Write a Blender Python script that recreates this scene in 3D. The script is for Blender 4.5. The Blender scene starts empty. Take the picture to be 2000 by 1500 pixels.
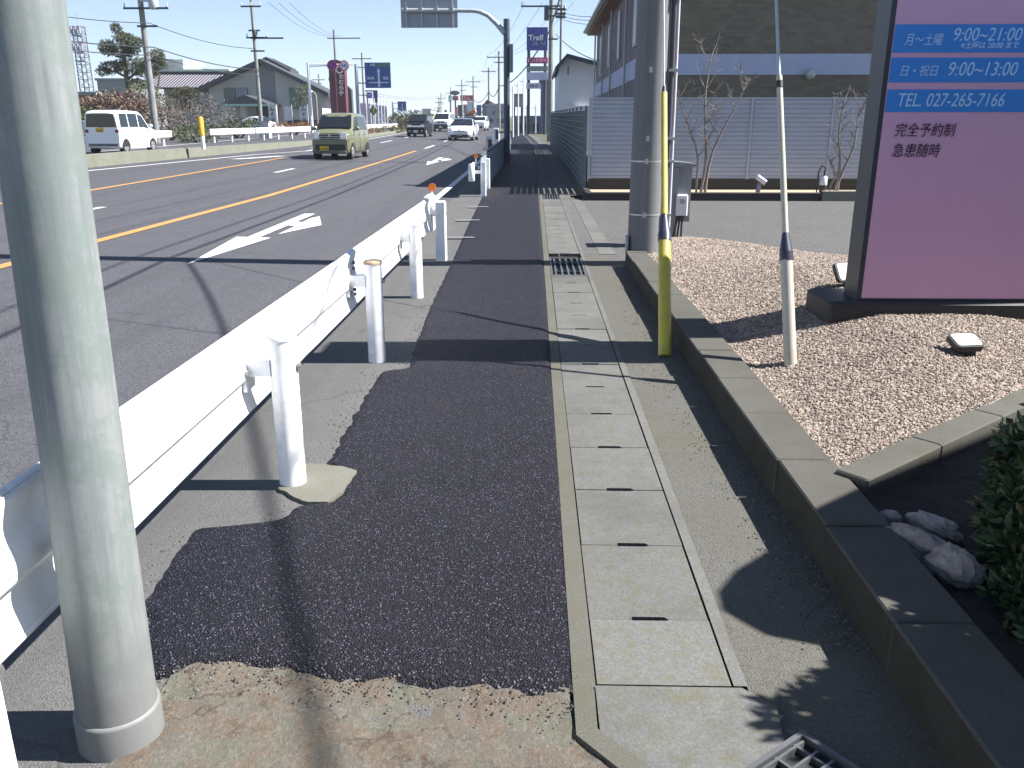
import bpy, bmesh, math, random
from mathutils import Vector, Matrix, noise
random.seed(7)
R = math.radians
scene = bpy.context.scene
COL = scene.collection

# ------------------------------------------------------------------ camera
F = 1650.0
CAM = Vector((0, 0, 1.5))
PITCH = math.atan((750 - 245) / F)
YAW = math.atan(44 * math.cos(PITCH) / F)
fw = Vector((-math.sin(YAW) * math.cos(PITCH), math.cos(YAW) * math.cos(PITCH), -math.sin(PITCH)))
rt = Vector((math.cos(YAW), math.sin(YAW), 0))
up = rt.cross(fw)
cd = bpy.data.cameras.new('camera')
cam = bpy.data.objects.new('camera', cd)
COL.objects.link(cam)
cam.location = CAM
cam.rotation_euler = (R(90) - PITCH, 0, YAW)
cd.sensor_width = 36.0
cd.lens = F / 2000 * 36
cd.clip_start = 0.05
cd.clip_end = 20000
scene.camera = cam


def ray(x, y):
    return rt * (x - 1000) - up * (y - 750) + fw * F


def at(x, y, Y):
    """point of the place at forward distance Y that is sighted at (x, y) of the photo survey"""
    d = ray(x, y)
    return CAM + d * (Y / d.y)


def terr(X, Y):
    z = 0.0105 * (Y - 18) if Y > 18 else 0.0
    return z + 0.02 * min(max(-X - 1.7, 0), 8.5)


def gp(x, y, dz=0.0):
    d = ray(x, y)
    z = 0.0
    q = CAM
    for i in range(60):
        t = (z + dz - 1.5) / d.z
        q = CAM + d * t
        z = 0.5 * z + 0.5 * terr(q.x, q.y)
    return q


# ------------------------------------------------------------------ materials
class NT:
    def __init__(s, name):
        s.m = bpy.data.materials.new(name)
        s.m.use_nodes = True
        s.t = s.m.node_tree
        s.n = s.t.nodes
        s.b = s.n['Principled BSDF']

    def add(s, typ, **kw):
        n = s.n.new(typ)
        for k, v in kw.items():
            if k in n.inputs:
                n.inputs[k].default_value = v
            else:
                setattr(n, k, v)
        return n

    def link(s, a, b):
        s.t.links.new(a, b)

    def pos(s):
        if not hasattr(s, '_p'):
            s._p = s.n.new('ShaderNodeNewGeometry').outputs['Position']
        return s._p

    def noise(s, scale, detail=4, rough=0.6, vec=None):
        n = s.add('ShaderNodeTexNoise', Scale=scale, Detail=detail, Roughness=rough)
        s.link(vec or s.pos(), n.inputs['Vector'])
        return n.outputs['Fac']

    def voro(s, scale, out='Color', feature='F1', vec=None):
        n = s.add('ShaderNodeTexVoronoi', Scale=scale)
        n.feature = feature
        s.link(vec or s.pos(), n.inputs['Vector'])
        return n.outputs[out]

    def ramp(s, fac, stops):
        n = s.add('ShaderNodeValToRGB')
        e = n.color_ramp.elements
        while len(e) < len(stops):
            e.new(0.5)
        for i, (p, c) in enumerate(stops):
            e[i].position = p
            e[i].color = (*c, 1) if len(c) == 3 else c
        s.link(fac, n.inputs['Fac'])
        return n.outputs['Color']

    def mix(s, fac, a, b, mode='MIX'):
        n = s.add('ShaderNodeMix')
        n.data_type = 'RGBA'
        n.blend_type = mode
        for val, inp in ((fac, n.inputs[0]), (a, n.inputs[6]), (b, n.inputs[7])):
            if hasattr(val, 'node'):
                s.link(val, inp)
            elif isinstance(val, (tuple, list)):
                inp.default_value = (*val, 1)
            else:
                inp.default_value = val
        return n.outputs[2]

    def sep(s, vec=None):
        n = s.add('ShaderNodeSeparateXYZ')
        s.link(vec or s.pos(), n.inputs[0])
        return n.outputs

    def math(s, op, a, b=0.0, c=None):
        n = s.add('ShaderNodeMath', operation=op)
        for i, v in enumerate((a, b) if c is None else (a, b, c)):
            if hasattr(v, 'node'):
                s.link(v, n.inputs[i])
            else:
                n.inputs[i].default_value = v
        return n.outputs[0]

    def scaled(s, x, y, z, vec=None):
        n = s.add('ShaderNodeMapping')
        n.inputs['Scale'].default_value = (x, y, z)
        s.link(vec or s.pos(), n.inputs['Vector'])
        return n.outputs[0]

    def bump(s, h, strength=0.3, dist=0.01):
        n = s.add('ShaderNodeBump', Strength=strength, Distance=dist)
        s.link(h, n.inputs['Height'])
        s.link(n.outputs[0], s.b.inputs['Normal'])

    def col(s, c):
        if hasattr(c, 'node'):
            s.link(c, s.b.inputs['Base Color'])
        else:
            s.b.inputs['Base Color'].default_value = (*c, 1)

    def set(s, **kw):
        for k, v in kw.items():
            s.b.inputs[k.replace('_', ' ')].default_value = v


MATS = {}


def mk(name, c, rough=0.6, metal=0.0, var=0.12, scale=3.0, bump=0.0, bscale=60, dirt=None, dirtscale=1.2, coat=0.0):
    """paint or plain material with mottled tone"""
    if name in MATS:
        return MATS[name]
    s = NT(name)
    a = tuple(max(0, v * (1 - var)) for v in c)
    b = tuple(min(1, v * (1 + var)) for v in c)
    col = s.ramp(s.noise(scale, 6), [(0.3, a), (0.7, b)])
    if dirt:
        col = s.mix(s.ramp(s.noise(dirtscale, 8, 0.7), [(0.5, (0, 0, 0)), (0.72, (0.8, 0.8, 0.8))]), col, dirt)
    s.col(col)
    s.set(Roughness=rough, Metallic=metal)
    if coat:
        s.set(Coat_Weight=coat, Coat_Roughness=0.08)
    if bump:
        s.bump(s.noise(bscale, 4), bump, 0.005)
    MATS[name] = s.m
    return s.m


# ------------------------------------------------------------------ mesh builder
class MB:
    def __init__(s):
        s.v, s.f, s.sm, s.mi = [], [], [], []

    def add(s, vs, fs, smooth=False, mi=0):
        o = len(s.v)
        s.v += [tuple(v) for v in vs]
        s.f += [tuple(i + o for i in f) for f in fs]
        s.sm += [smooth] * len(fs)
        s.mi += [mi] * len(fs)
        return s

    def box(s, c, d, rz=0.0, rx=0.0, ry=0.0, mi=0):
        hx, hy, hz = d[0] / 2, d[1] / 2, d[2] / 2
        m = Matrix.Translation(c) @ Matrix.Rotation(rz, 4, 'Z') @ Matrix.Rotation(ry, 4, 'Y') @ Matrix.Rotation(rx, 4, 'X')
        vs = [m @ Vector((x, y, z)) for z in (-hz, hz) for x, y in ((-hx, -hy), (hx, -hy), (hx, hy), (-hx, hy))]
        return s.add(vs, [(3, 2, 1, 0), (4, 5, 6, 7), (0, 1, 5, 4), (1, 2, 6, 5), (2, 3, 7, 6), (3, 0, 4, 7)], mi=mi)

    def bb(s, x0, x1, y0, y1, z0, z1, mi=0):
        return s.box(((x0 + x1) / 2, (y0 + y1) / 2, (z0 + z1) / 2), (abs(x1 - x0), abs(y1 - y0), abs(z1 - z0)), mi=mi)

    def cbox(s, c, d, ch=0.01, rz=0.0):
        """box with chamfered vertical and top edges"""
        hx, hy, hz = d[0] / 2, d[1] / 2, d[2] / 2
        ch = min(ch, hx * .45, hy * .45, hz * .9)
        m = Matrix.Translation(c) @ Matrix.Rotation(rz, 4, 'Z')

        def ring(ix, z):
            x, y = hx - ix, hy - ix
            k = ch
            return [m @ Vector(p) for p in ((-x + k, -y, z), (x - k, -y, z), (x, -y + k, z), (x, y - k, z), (x - k, y, z), (-x + k, y, z), (-x, y - k, z), (-x, -y + k, z))]
        vs = ring(0, -hz) + ring(0, hz - ch) + ring(ch, hz)
        fs = [tuple(range(7, -1, -1)), tuple(range(16, 24))]
        for r in (0, 8):
            fs += [(r + i, r + (i + 1) % 8, r + 8 + (i + 1) % 8, r + 8 + i) for i in range(8)]
        return s.add(vs, fs)

    def tube(s, a, b, r0, r1=None, n=12, cap=True, mi=0):
        r1 = r0 if r1 is None else r1
        return s.path([a, b], [r0, r1], n, cap, mi)

    def path(s, pts, rs, n=8, cap=True, mi=0):
        pts = [Vector(p) for p in pts]
        if not hasattr(rs, '__len__'):
            rs = [rs] * len(pts)
        o = []
        prev = None
        for i, p in enumerate(pts):
            t = (pts[min(i + 1, len(pts) - 1)] - pts[max(i - 1, 0)]).normalized()
            if prev is None:
                prev = t.orthogonal().normalized()
            u = (prev - t * prev.dot(t))
            u = u.normalized() if u.length > 1e-6 else t.orthogonal().normalized()
            prev = u
            w = t.cross(u)
            o += [p + (u * math.cos(2 * math.pi * k / n) + w * math.sin(2 * math.pi * k / n)) * rs[i] for k in range(n)]
        fs = []
        for i in range(len(pts) - 1):
            fs += [(i * n + k, i * n + (k + 1) % n, (i + 1) * n + (k + 1) % n, (i + 1) * n + k) for k in range(n)]
        s.add(o, fs, True, mi)
        if cap:
            s.add(o[:n], [tuple(range(n - 1, -1, -1))], False, mi)
            s.add(o[-n:], [tuple(range(n))], False, mi)
        return s

    def lathe(s, base, prof, n=24):
        """profile of (radius, height) turned about the vertical through base"""
        base = Vector(base)
        pts = [base + Vector((0, 0, h)) for r, h in prof]
        vs = []
        for (r, h), p in zip(prof, pts):
            vs += [p + Vector((math.cos(2 * math.pi * k / n) * r, math.sin(2 * math.pi * k / n) * r, 0)) for k in range(n)]
        fs = [(i * n + k, i * n + (k + 1) % n, (i + 1) * n + (k + 1) % n, (i + 1) * n + k) for i in range(len(prof) - 1) for k in range(n)]
        s.add(vs, fs, True)
        s.add(vs[:n], [tuple(range(n - 1, -1, -1))])
        if prof[-1][0] > 1e-5:
            s.add(vs[-n:], [tuple(range(n))])
        return s

    def prism(s, poly, off):
        """closed polygon (3-D points, counter-clockwise seen against off) extruded by vector off"""
        n = len(poly)
        off = Vector(off)
        vs = [Vector(p) for p in poly] + [Vector(p) + off for p in poly]
        fs = [tuple(range(n - 1, -1, -1)), tuple(range(n, 2 * n))]
        fs += [(i, (i + 1) % n, n + (i + 1) % n, n + i) for i in range(n)]
        return s.add(vs, fs)

    def sphere(s, c, r, n=10, m=7, jit=0.0):
        c = Vector(c)
        r = Vector(r) if hasattr(r, '__len__') else Vector((r, r, r))
        vs = []
        for i in range(m + 1):
            th = math.pi * i / m
            for k in range(n):
                a = 2 * math.pi * k / n
                d = Vector((math.sin(th) * math.cos(a), math.sin(th) * math.sin(a), math.cos(th)))
                j = 1 + (jit * (noise.noise(d * 1.7 + c * 3.1)) if jit else 0)
                vs.append(c + Vector((d.x * r.x, d.y * r.y, d.z * r.z)) * j)
        fs = [(i * n + k, (i + 1) * n + k, (i + 1) * n + (k + 1) % n, i * n + (k + 1) % n) for i in range(m) for k in range(n)]
        return s.add(vs, fs, True)

    def build(s, name, mats, parent=None, **kw):
        me = bpy.data.meshes.new(name)
        me.from_pydata(s.v, [], s.f)
        me.polygons.foreach_set('use_smooth', s.sm)
        if not isinstance(mats, (list, tuple)):
            mats = [mats]
        for m in mats:
            me.materials.append(m)
        if len(mats) > 1:
            me.polygons.foreach_set('material_index', s.mi)
        me.validate()
        o = bpy.data.objects.new(name, me)
        COL.objects.link(o)
        if parent is not None:
            o.parent = parent
            if parent.type == 'EMPTY' and not kw.get('local'):
                # geometry given in world metres: undo the thing's own placement
                o.matrix_parent_inverse = wm(parent).inverted()
            elif not kw.get('local'):
                o.matrix_parent_inverse = wm(parent).inverted()
        return o


def wm(o):
    m = Matrix.Translation(o.location) @ o.rotation_euler.to_matrix().to_4x4()
    if o.parent:
        m = wm(o.parent) @ o.matrix_parent_inverse @ m
    return m


def thing(name, label, cat, loc=(0, 0, 0), rz=0.0, group=None):
    o = bpy.data.objects.new(name, None)
    COL.objects.link(o)
    o.location = loc
    o.rotation_euler = (0, 0, rz)
    o.empty_display_size = 0.2
    return tag(o, label, cat, group)


def tag(o, label, cat, group=None):
    o['label'] = label
    o['category'] = cat
    if group:
        o['group'] = group
    return o


def struct(o, kind='structure', label=None):
    o['kind'] = kind
    if label:
        o['label'] = label
    return o


def dup(root, loc, rz=None, label=None, group=None):
    r = root.copy()
    COL.objects.link(r)
    r.location = loc
    if rz is not None:
        r.rotation_euler = (0, 0, rz)
    if label:
        r['label'] = label
    if group:
        r['group'] = group
    for ch in list(root.children):
        c = ch.copy()
        COL.objects.link(c)
        c.parent = r
        for g in list(ch.children):
            d = g.copy()
            COL.objects.link(d)
            d.parent = c
    return r


def text_mesh(body, mat, parent, name, x0, x1, z0, z1, Y, shear=0.0, offset=0.0, depth=0.004, rz=0.0, origin=None):
    """lettering fitted into x0..x1 by z0..z1 on an upright face that looks towards -y"""
    c = bpy.data.curves.new(name, 'FONT')
    c.body = body
    c.shear = shear
    c.offset = offset
    c.extrude = 0.5
    c.resolution_u = 3
    t = bpy.data.objects.new(name, c)
    COL.objects.link(t)
    dg = bpy.context.evaluated_depsgraph_get()
    me = bpy.data.meshes.new_from_object(t.evaluated_get(dg))
    bpy.data.objects.remove(t)
    bpy.data.curves.remove(c)
    xs = [v.co.x for v in me.vertices]
    ys = [v.co.y for v in me.vertices]
    ax, bx, ay, by = min(xs), max(xs), min(ys), max(ys)
    for v in me.vertices:
        x, y, z = v.co
        px = x0 + (x - ax) / (bx - ax) * (x1 - x0)
        pz = z0 + (y - ay) / (by - ay) * (z1 - z0)
        v.co = (px, Y - (z + 0.5) * depth, pz)
    if rz or origin:
        m = Matrix.Translation(origin or (0, 0, 0)) @ Matrix.Rotation(rz, 4, 'Z')
        me.transform(m)
    me.name = name
    me.materials.clear()
    me.materials.append(mat)
    o = bpy.data.objects.new(name, me)
    COL.objects.link(o)
    if parent:
        o.parent = parent
        o.matrix_parent_inverse = wm(parent).inverted()
    return o
# ------------------------------------------------------------------ world, sun
w = bpy.data.worlds.new('World')
scene.world = w
w.use_nodes = True
wn = w.node_tree
sky = wn.nodes.new('ShaderNodeTexSky')
sky.sky_type = 'NISHITA'
sky.sun_disc = False
SUN_EL = R(47)
SUN_AZ = R(90)          # compass angle from +y towards +x
sky.sun_elevation = SUN_EL
sky.sun_rotation = SUN_AZ
sky.air_density = 0.7
sky.dust_density = 0.05
sky.ozone_density = 2.5
wn.links.new(sky.outputs[0], wn.nodes['Background'].inputs['Color'])
wn.nodes['Background'].inputs['Strength'].default_value = 0.06
sl = bpy.data.lights.new('sun', 'SUN')
sl.energy = 5.0
sl.angle = R(0.5)
sl.color = (1.0, 0.97, 0.93)
so = bpy.data.objects.new('sun', sl)
COL.objects.link(so)
AZ = R(91.5)
sd = Vector((-math.cos(SUN_EL) * math.sin(SUN_AZ), -0.02, -math.sin(SUN_EL)))
so.rotation_euler = sd.to_track_quat('-Z', 'Y').to_euler()
scene.view_settings.view_transform = 'Standard'
scene.view_settings.look = 'None'
scene.view_settings.exposure = 1.53
scene.view_settings.gamma = 1.0

# ------------------------------------------------------------------ thin air that pales the far road
HAZE = True
if HAZE:
    hm = bpy.data.materials.new('haze')
    hm.use_nodes = True
    hn = hm.node_tree
    hn.nodes.remove(hn.nodes['Principled BSDF'])
    pv = hn.nodes.new('ShaderNodeVolumePrincipled')
    pv.inputs['Color'].default_value = (0.86, 0.9, 0.96, 1)
    pv.inputs['Density'].default_value = 0.0004
    pv.inputs['Anisotropy'].default_value = 0.2
    hn.links.new(pv.outputs[0], hn.nodes['Material Output'].inputs['Volume'])
    hme = bpy.data.meshes.new('haze')
    hv = [(x, y, z) for z in (-2.0, 110.0) for x, y in ((-4100, -90), (4100, -90), (4100, 6100), (-4100, 6100))]
    hme.from_pydata(hv, [], [(3, 2, 1, 0), (4, 5, 6, 7), (0, 1, 5, 4), (1, 2, 6, 5), (2, 3, 7, 6), (3, 0, 4, 7)])
    hme.materials.append(hm)
    ho = bpy.data.objects.new('haze', hme)
    COL.objects.link(ho)
    ho['kind'] = 'stuff'
    ho['label'] = 'thin pale haze in the air over the road'

# ------------------------------------------------------------------ ground materials
def m_asphalt_new():
    s = NT('fresh_asphalt')
    c1 = s.ramp(s.voro(170), [(0.0, (0.002, 0.002, 0.003)), (0.4, (0.008, 0.0073, 0.0135)), (0.75, (0.032, 0.0295, 0.052)), (0.94, (0.2, 0.195, 0.25))])
    c1 = s.mix(s.ramp(s.voro(170, 'Distance'), [(0.36, (0, 0, 0)), (0.62, (0.92, 0.92, 0.92))]), c1, (0.001, 0.001, 0.002))
    big = s.noise(2.2, 5)
    moss = s.ramp(s.noise(3.1, 6, 0.65), [(0.62, (0, 0, 0)), (0.8, (0.35, 0.35, 0.35))])
    c2 = s.mix(s.ramp(big, [(0.35, (0, 0, 0)), (0.7, (0.35, 0.35, 0.35))]), c1, (0.013, 0.0125, 0.02))
    s.col(s.mix(moss, c2, (0.03, 0.028, 0.018)))
    s.set(Roughness=0.62, Specular_IOR_Level=0.22)
    h = s.voro(170, 'Distance')
    s.bump(h, 1.0, 0.008)
    return s.m


def m_asphalt(name, c, agg=150, var=0.25, stain=(0.05, 0.045, 0.04), rough=0.8, tracks=False, chips=0.5):
    c = tuple(v * 0.40 for v in c)
    stain = tuple(v * 0.40 for v in stain)
    s = NT(name)
    cell = s.voro(agg)
    lo = tuple(v * 0.62 for v in c)
    hi = tuple(v * (1 + chips) for v in c)
    c1 = s.ramp(cell, [(0.1, lo), (0.5, c), (0.95, hi)])
    f = s.ramp(s.noise(0.7, 7, 0.7), [(0.4, (0, 0, 0)), (0.75, (var, var, var))])
    c2 = s.mix(f, c1, stain)
    f2 = s.ramp(s.noise(5, 5, 0.6), [(0.45, (0, 0, 0)), (0.8, (0.25, 0.25, 0.25))])
    c3 = s.mix(f2, c2, tuple(min(1, v * 1.35) for v in c))
    if tracks:
        n = s.noise(1.0, 5, 0.6, s.scaled(1.6, 0.06, 1))
        c3 = s.mix(s.ramp(n, [(0.48, (0, 0, 0)), (0.7, (0.45, 0.45, 0.45))]), c3, tuple(v * 0.6 for v in c))
        e = s.add('ShaderNodeTexVoronoi', Scale=0.55)
        e.feature = 'DISTANCE_TO_EDGE'
        wob = s.add('ShaderNodeVectorMath', operation='ADD')
        nz = s.add('ShaderNodeTexNoise', Scale=1.4)
        s.link(s.pos(), nz.inputs['Vector'])
        s.link(s.pos(), wob.inputs[0])
        s.link(nz.outputs['Color'], wob.inputs[1])
        s.link(wob.outputs[0], e.inputs['Vector'])
        cr = s.ramp(e.outputs['Distance'], [(0.0, (0.5, 0.5, 0.5)), (0.006, (0, 0, 0))])
        c3 = s.mix(cr, c3, tuple(v * 0.4 for v in c))
    s.col(c3)
    s.set(Roughness=rough, Specular_IOR_Level=0.3)
    s.bump(s.voro(agg, 'Distance'), 0.55, 0.005)
    return s.m


def m_concrete(name, c, moss=0.5, mosscol=(0.16, 0.15, 0.06), grain=180, bump=0.35, mscale=4.0, dark=0.3):
    c = tuple(v * 0.29 for v in c)
    mosscol = tuple(v * 0.31 for v in mosscol)
    s = NT(name)
    c1 = s.ramp(s.noise(grain, 3, 0.7), [(0.3, tuple(v * 0.72 for v in c)), (0.7, tuple(v * 1.2 for v in c))])
    c2 = s.mix(s.ramp(s.noise(mscale, 8, 0.75), [(0.47, (0, 0, 0)), (0.72, (moss, moss, moss))]), c1, mosscol)
    sp = s.ramp(s.voro(38, 'Distance'), [(0.04, (1, 1, 1)), (0.1, (0, 0, 0))])
    gate = s.ramp(s.noise(6, 3), [(0.55, (0, 0, 0)), (0.62, (0.7, 0.7, 0.7))])
    c3 = s.mix(s.math('MULTIPLY', sp, gate), c2, tuple(v * 0.25 for v in c))
    c4 = s.mix(s.ramp(s.noise(0.9, 6, 0.7), [(0.45, (0, 0, 0)), (0.75, (dark, dark, dark))]), c3, tuple(v * 0.45 for v in c))
    oi = s.add('ShaderNodeObjectInfo').outputs['Random']
    k = s.add('ShaderNodeHueSaturation')
    s.link(s.math('MULTIPLY_ADD', oi, 0.16, 0.93), k.inputs['Value'])
    s.link(c4, k.inputs['Color'])
    s.col(k.outputs[0])
    s.set(Roughness=0.88, Specular_IOR_Level=0.25)
    s.bump(s.noise(grain * 0.8, 4, 0.7), bump, 0.006)
    return s.m


def m_brown():
    s = NT('worn_brown_concrete')
    base = s.ramp(s.noise(6, 9, 0.75), [(0.32, (0.084, 0.060, 0.046)), (0.45, (0.139, 0.109, 0.084)), (0.55, (0.118, 0.109, 0.092)), (0.7, (0.160, 0.143, 0.118))])
    g = s.mix(s.ramp(s.noise(4.2, 9, 0.75), [(0.5, (0, 0, 0)), (0.62, (0.8, 0.8, 0.8))]), base, (0.12, 0.13, 0.1))
    ch = s.mix(s.ramp(s.voro(110), [(0.55, (0, 0, 0)), (0.9, (0.5, 0.5, 0.5))]), g, (0.2, 0.18, 0.15))
    e = s.add('ShaderNodeTexVoronoi', Scale=5.0)
    e.feature = 'DISTANCE_TO_EDGE'
    wob = s.add('ShaderNodeVectorMath', operation='ADD')
    nz = s.add('ShaderNodeTexNoise', Scale=9.0, Detail=5)
    s.link(s.pos(), nz.inputs['Vector'])
    s.link(s.pos(), wob.inputs[0])
    sc = s.add('ShaderNodeVectorMath', operation='SCALE', Scale=0.25)
    s.link(nz.outputs['Color'], sc.inputs[0])
    s.link(sc.outputs[0], wob.inputs[1])
    s.link(wob.outputs[0], e.inputs['Vector'])
    gate = s.ramp(s.noise(3, 3), [(0.44, (0, 0, 0)), (0.56, (0.9, 0.9, 0.9))])
    cr = s.math('MULTIPLY', s.ramp(e.outputs['Distance'], [(0.0, (1, 1, 1)), (0.05, (0, 0, 0))]), gate)
    s.col(s.mix(cr, ch, (0.075, 0.05, 0.035)))
    s.set(Roughness=0.9, Specular_IOR_Level=0.2)
    s.bump(s.noise(70, 6, 0.75), 0.9, 0.012)
    return s.m


def m_paint(name, c, wear=0.35):
    """road paint, worn through in patches"""
    s = NT(name)
    n = s.noise(14, 8, 0.75)
    s.col(s.mix(s.ramp(n, [(0.55, (0, 0, 0)), (0.75, (wear, wear, wear))]), c, (0.07, 0.07, 0.072)))
    s.set(Roughness=0.7)
    return s.m


G_NEW = m_asphalt_new()
G_ROAD = m_asphalt('road_asphalt', (0.172, 0.172, 0.192), 110, 0.3, (0.125, 0.125, 0.145), tracks=True)
G_OLD = m_asphalt('old_pavement', (0.262, 0.258, 0.25), 220, 0.5, (0.17, 0.168, 0.16), tracks=True, chips=0.3)
G_DRIVE = m_asphalt('driveway_asphalt', (0.2, 0.195, 0.19), 70, 0.3, (0.12, 0.115, 0.11), chips=0.9)
G_SIDE = m_asphalt('mossy_asphalt', (0.225, 0.22, 0.2), 230, 0.7, (0.2, 0.185, 0.09), chips=0.35)
G_CONC = m_concrete('drain_concrete', (0.42, 0.418, 0.405), 0.85, (0.31, 0.305, 0.16), mscale=16, grain=120, dark=0.75)
G_EDGE = m_concrete('edge_concrete', (0.37, 0.36, 0.3), 0.6, (0.27, 0.25, 0.13))
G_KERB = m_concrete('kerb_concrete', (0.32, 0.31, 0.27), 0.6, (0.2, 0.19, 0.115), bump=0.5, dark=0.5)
G_MOSSY = m_concrete('mossy_concrete', (0.55, 0.54, 0.46), 0.75, (0.46, 0.44, 0.28), bump=0.6, mscale=9)
G_WHITE = m_paint('white_road_paint', (0.55, 0.55, 0.55), 0.3)
G_OLDWHITE = m_paint('faded_white_paint', (0.16, 0.16, 0.16), 0.6)
G_ORANGE = m_paint('orange_road_paint', (0.40, 0.21, 0.065), 0.3)
G_BROWN = m_brown()
G_EARTH = m_asphalt('earth', (0.2, 0.2, 0.13), 20, 0.5, (0.1, 0.13, 0.06))


# ------------------------------------------------------------------ sheets
def shift(Y):
    """how far the road has bent to the left by distance Y"""
    if Y < 28:
        return 0.0
    k = 0.00085
    Yk = 28 + 0.095 / k
    if Y < Yk:
        return 0.5 * k * (Y - 28) ** 2
    return 0.5 * k * (Yk - 28) ** 2 + 0.095 * (Y - Yk)


def ystations(y0, y1, near=1.0):
    ys = {y0, y1}
    y = y0
    while y < y1:
        ys.add(round(y, 3))
        y += near if y < 40 else (4 if y < 200 else 40)
    if y0 < 18 < y1:
        ys.add(18.0)
    return sorted(ys)


def strip(name, xa, xb, y0, y1, mat, dz=0.0, nx=1, near=1.0, xs=None, skirt=0.0, flat=False):
    mb = MB()
    ys = ystations(y0, y1, near)
    fa = xa if callable(xa) else (lambda Y, v=xa: v - shift(Y))
    fb = xb if callable(xb) else (lambda Y, v=xb: v - shift(Y))
    rows = []
    for Y in ys:
        a, b = fa(Y), fb(Y)
        if xs:
            rows.append([(x - shift(Y), Y) for x in xs])
        else:
            rows.append([(a + (b - a) * i / nx, Y) for i in range(nx + 1)])
    n = len(rows[0])
    vs = [(x, Y, terr(x, Y) + dz) for r in rows for x, Y in r]
    fs = [(j * n + i, j * n + i + 1, (j + 1) * n + i + 1, (j + 1) * n + i) for j in range(len(rows) - 1) for i in range(n - 1)]
    mb.add(vs, fs)
    if skirt:
        for i in (0, n - 1):
            o = len(mb.v)
            vv = []
            for j in range(len(rows)):
                x, y, z = vs[j * n + i]
                vv += [(x, y, z), (x, y, z - skirt)]
            mb.add(vv, [(2 * j, 2 * j + 1, 2 * j + 3, 2 * j + 2) if i == 0 else (2 * j, 2 * j + 2, 2 * j + 3, 2 * j + 1) for j in range(len(rows) - 1)])
        for j in (0, len(rows) - 1):
            vv = []
            for i in range(n):
                x, y, z = vs[j * n + i]
                vv += [(x, y, z), (x, y, z - skirt)]
            mb.add(vv, [(2 * i, 2 * i + 2, 2 * i + 3, 2 * i + 1) if j else (2 * i, 2 * i + 1, 2 * i + 3, 2 * i + 2) for i in range(n - 1)])
    return struct(mb.build(name, mat))


# ground to the horizon
mb = MB()
gx = [-4000, -200, -60, -10.2, -1.7, 0, 15, 60, 300, 4000]
gy = [-60, 0, 18, 60, 200, 800, 6000]
mb.add([(x, y, terr(x, y) - 0.045) for y in gy for x in gx],
       [(j * 10 + i, j * 10 + i + 1, (j + 1) * 10 + i + 1, (j + 1) * 10 + i) for j in range(6) for i in range(9)])
struct(mb.build('ground', G_EARTH))

XR = [-24, -20, -16, -13, -10.2, -8, -5, -3, -1.75]
strip('road', 0, 0, -8, 700, G_ROAD, 0.0, xs=XR, near=2.0)
strip('pavement', -1.75, 0.12, -4, 95, G_OLD, 0.0, nx=3)
strip('road_kerb', -1.8, -1.66, -4, 10.4, G_CONC, 0.012)
strip('drain_edge', 0.118, 0.182, 1.99, 95, G_EDGE, 0.006, near=0.5)
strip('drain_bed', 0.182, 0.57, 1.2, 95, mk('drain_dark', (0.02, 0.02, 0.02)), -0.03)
strip('drain_rim', 0.567, 0.605, 2.02, 95, G_CONC, 0.006, near=0.5)
strip('pavement_margin', 0.605, 1.03, 1.2, 10.3, G_SIDE, 0.001, nx=2, near=0.5)
strip('concrete_apron', 0.605, 0.80, 10.3, 19.2, G_OLD, 0.002, near=0.5)
strip('driveway_kerb', lambda Y: 0.8, lambda Y: 1.0, 10.3, 18.2, G_CONC, 0.006, near=0.5)
strip('far_pavement_margin', 0.605, 1.12, 19.2, 95, G_OLD, 0.001)
strip('driveway', lambda Y: 1.0, lambda Y: 16.0, 9.0, 18.3, G_DRIVE, 0.002, near=0.5)

# fresh asphalt laid over the pavement
lp = [(290, 1330), (283, 1180), (330, 1105), (380, 1036), (470, 1030), (545, 1020), (580, 992), (650, 986), (688, 930), (640, 908), (700, 800), (745, 727), (800, 722), (806, 690), (845, 590), (885, 508), (915, 440), (942, 385)]
lpw = [gp(*p) for p in lp]
lpw = [(p.y, p.x) for p in lpw] + [(24.0, -1.12), (30.0, -1.12), (95.0, -1.12)]
lpw.sort()
rp = [(1.9, 0.115), (3, 0.125), (6, 0.12), (12, 0.11), (19, 0.10), (95.0, 0.10)]


def interp(t, y):
    if y <= t[0][0]:
        return t[0][1]
    for (a, va), (b, vb) in zip(t, t[1:]):
        if y <= b:
            return va + (vb - va) * (y - a) / (b - a)
    return t[-1][1]


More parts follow.
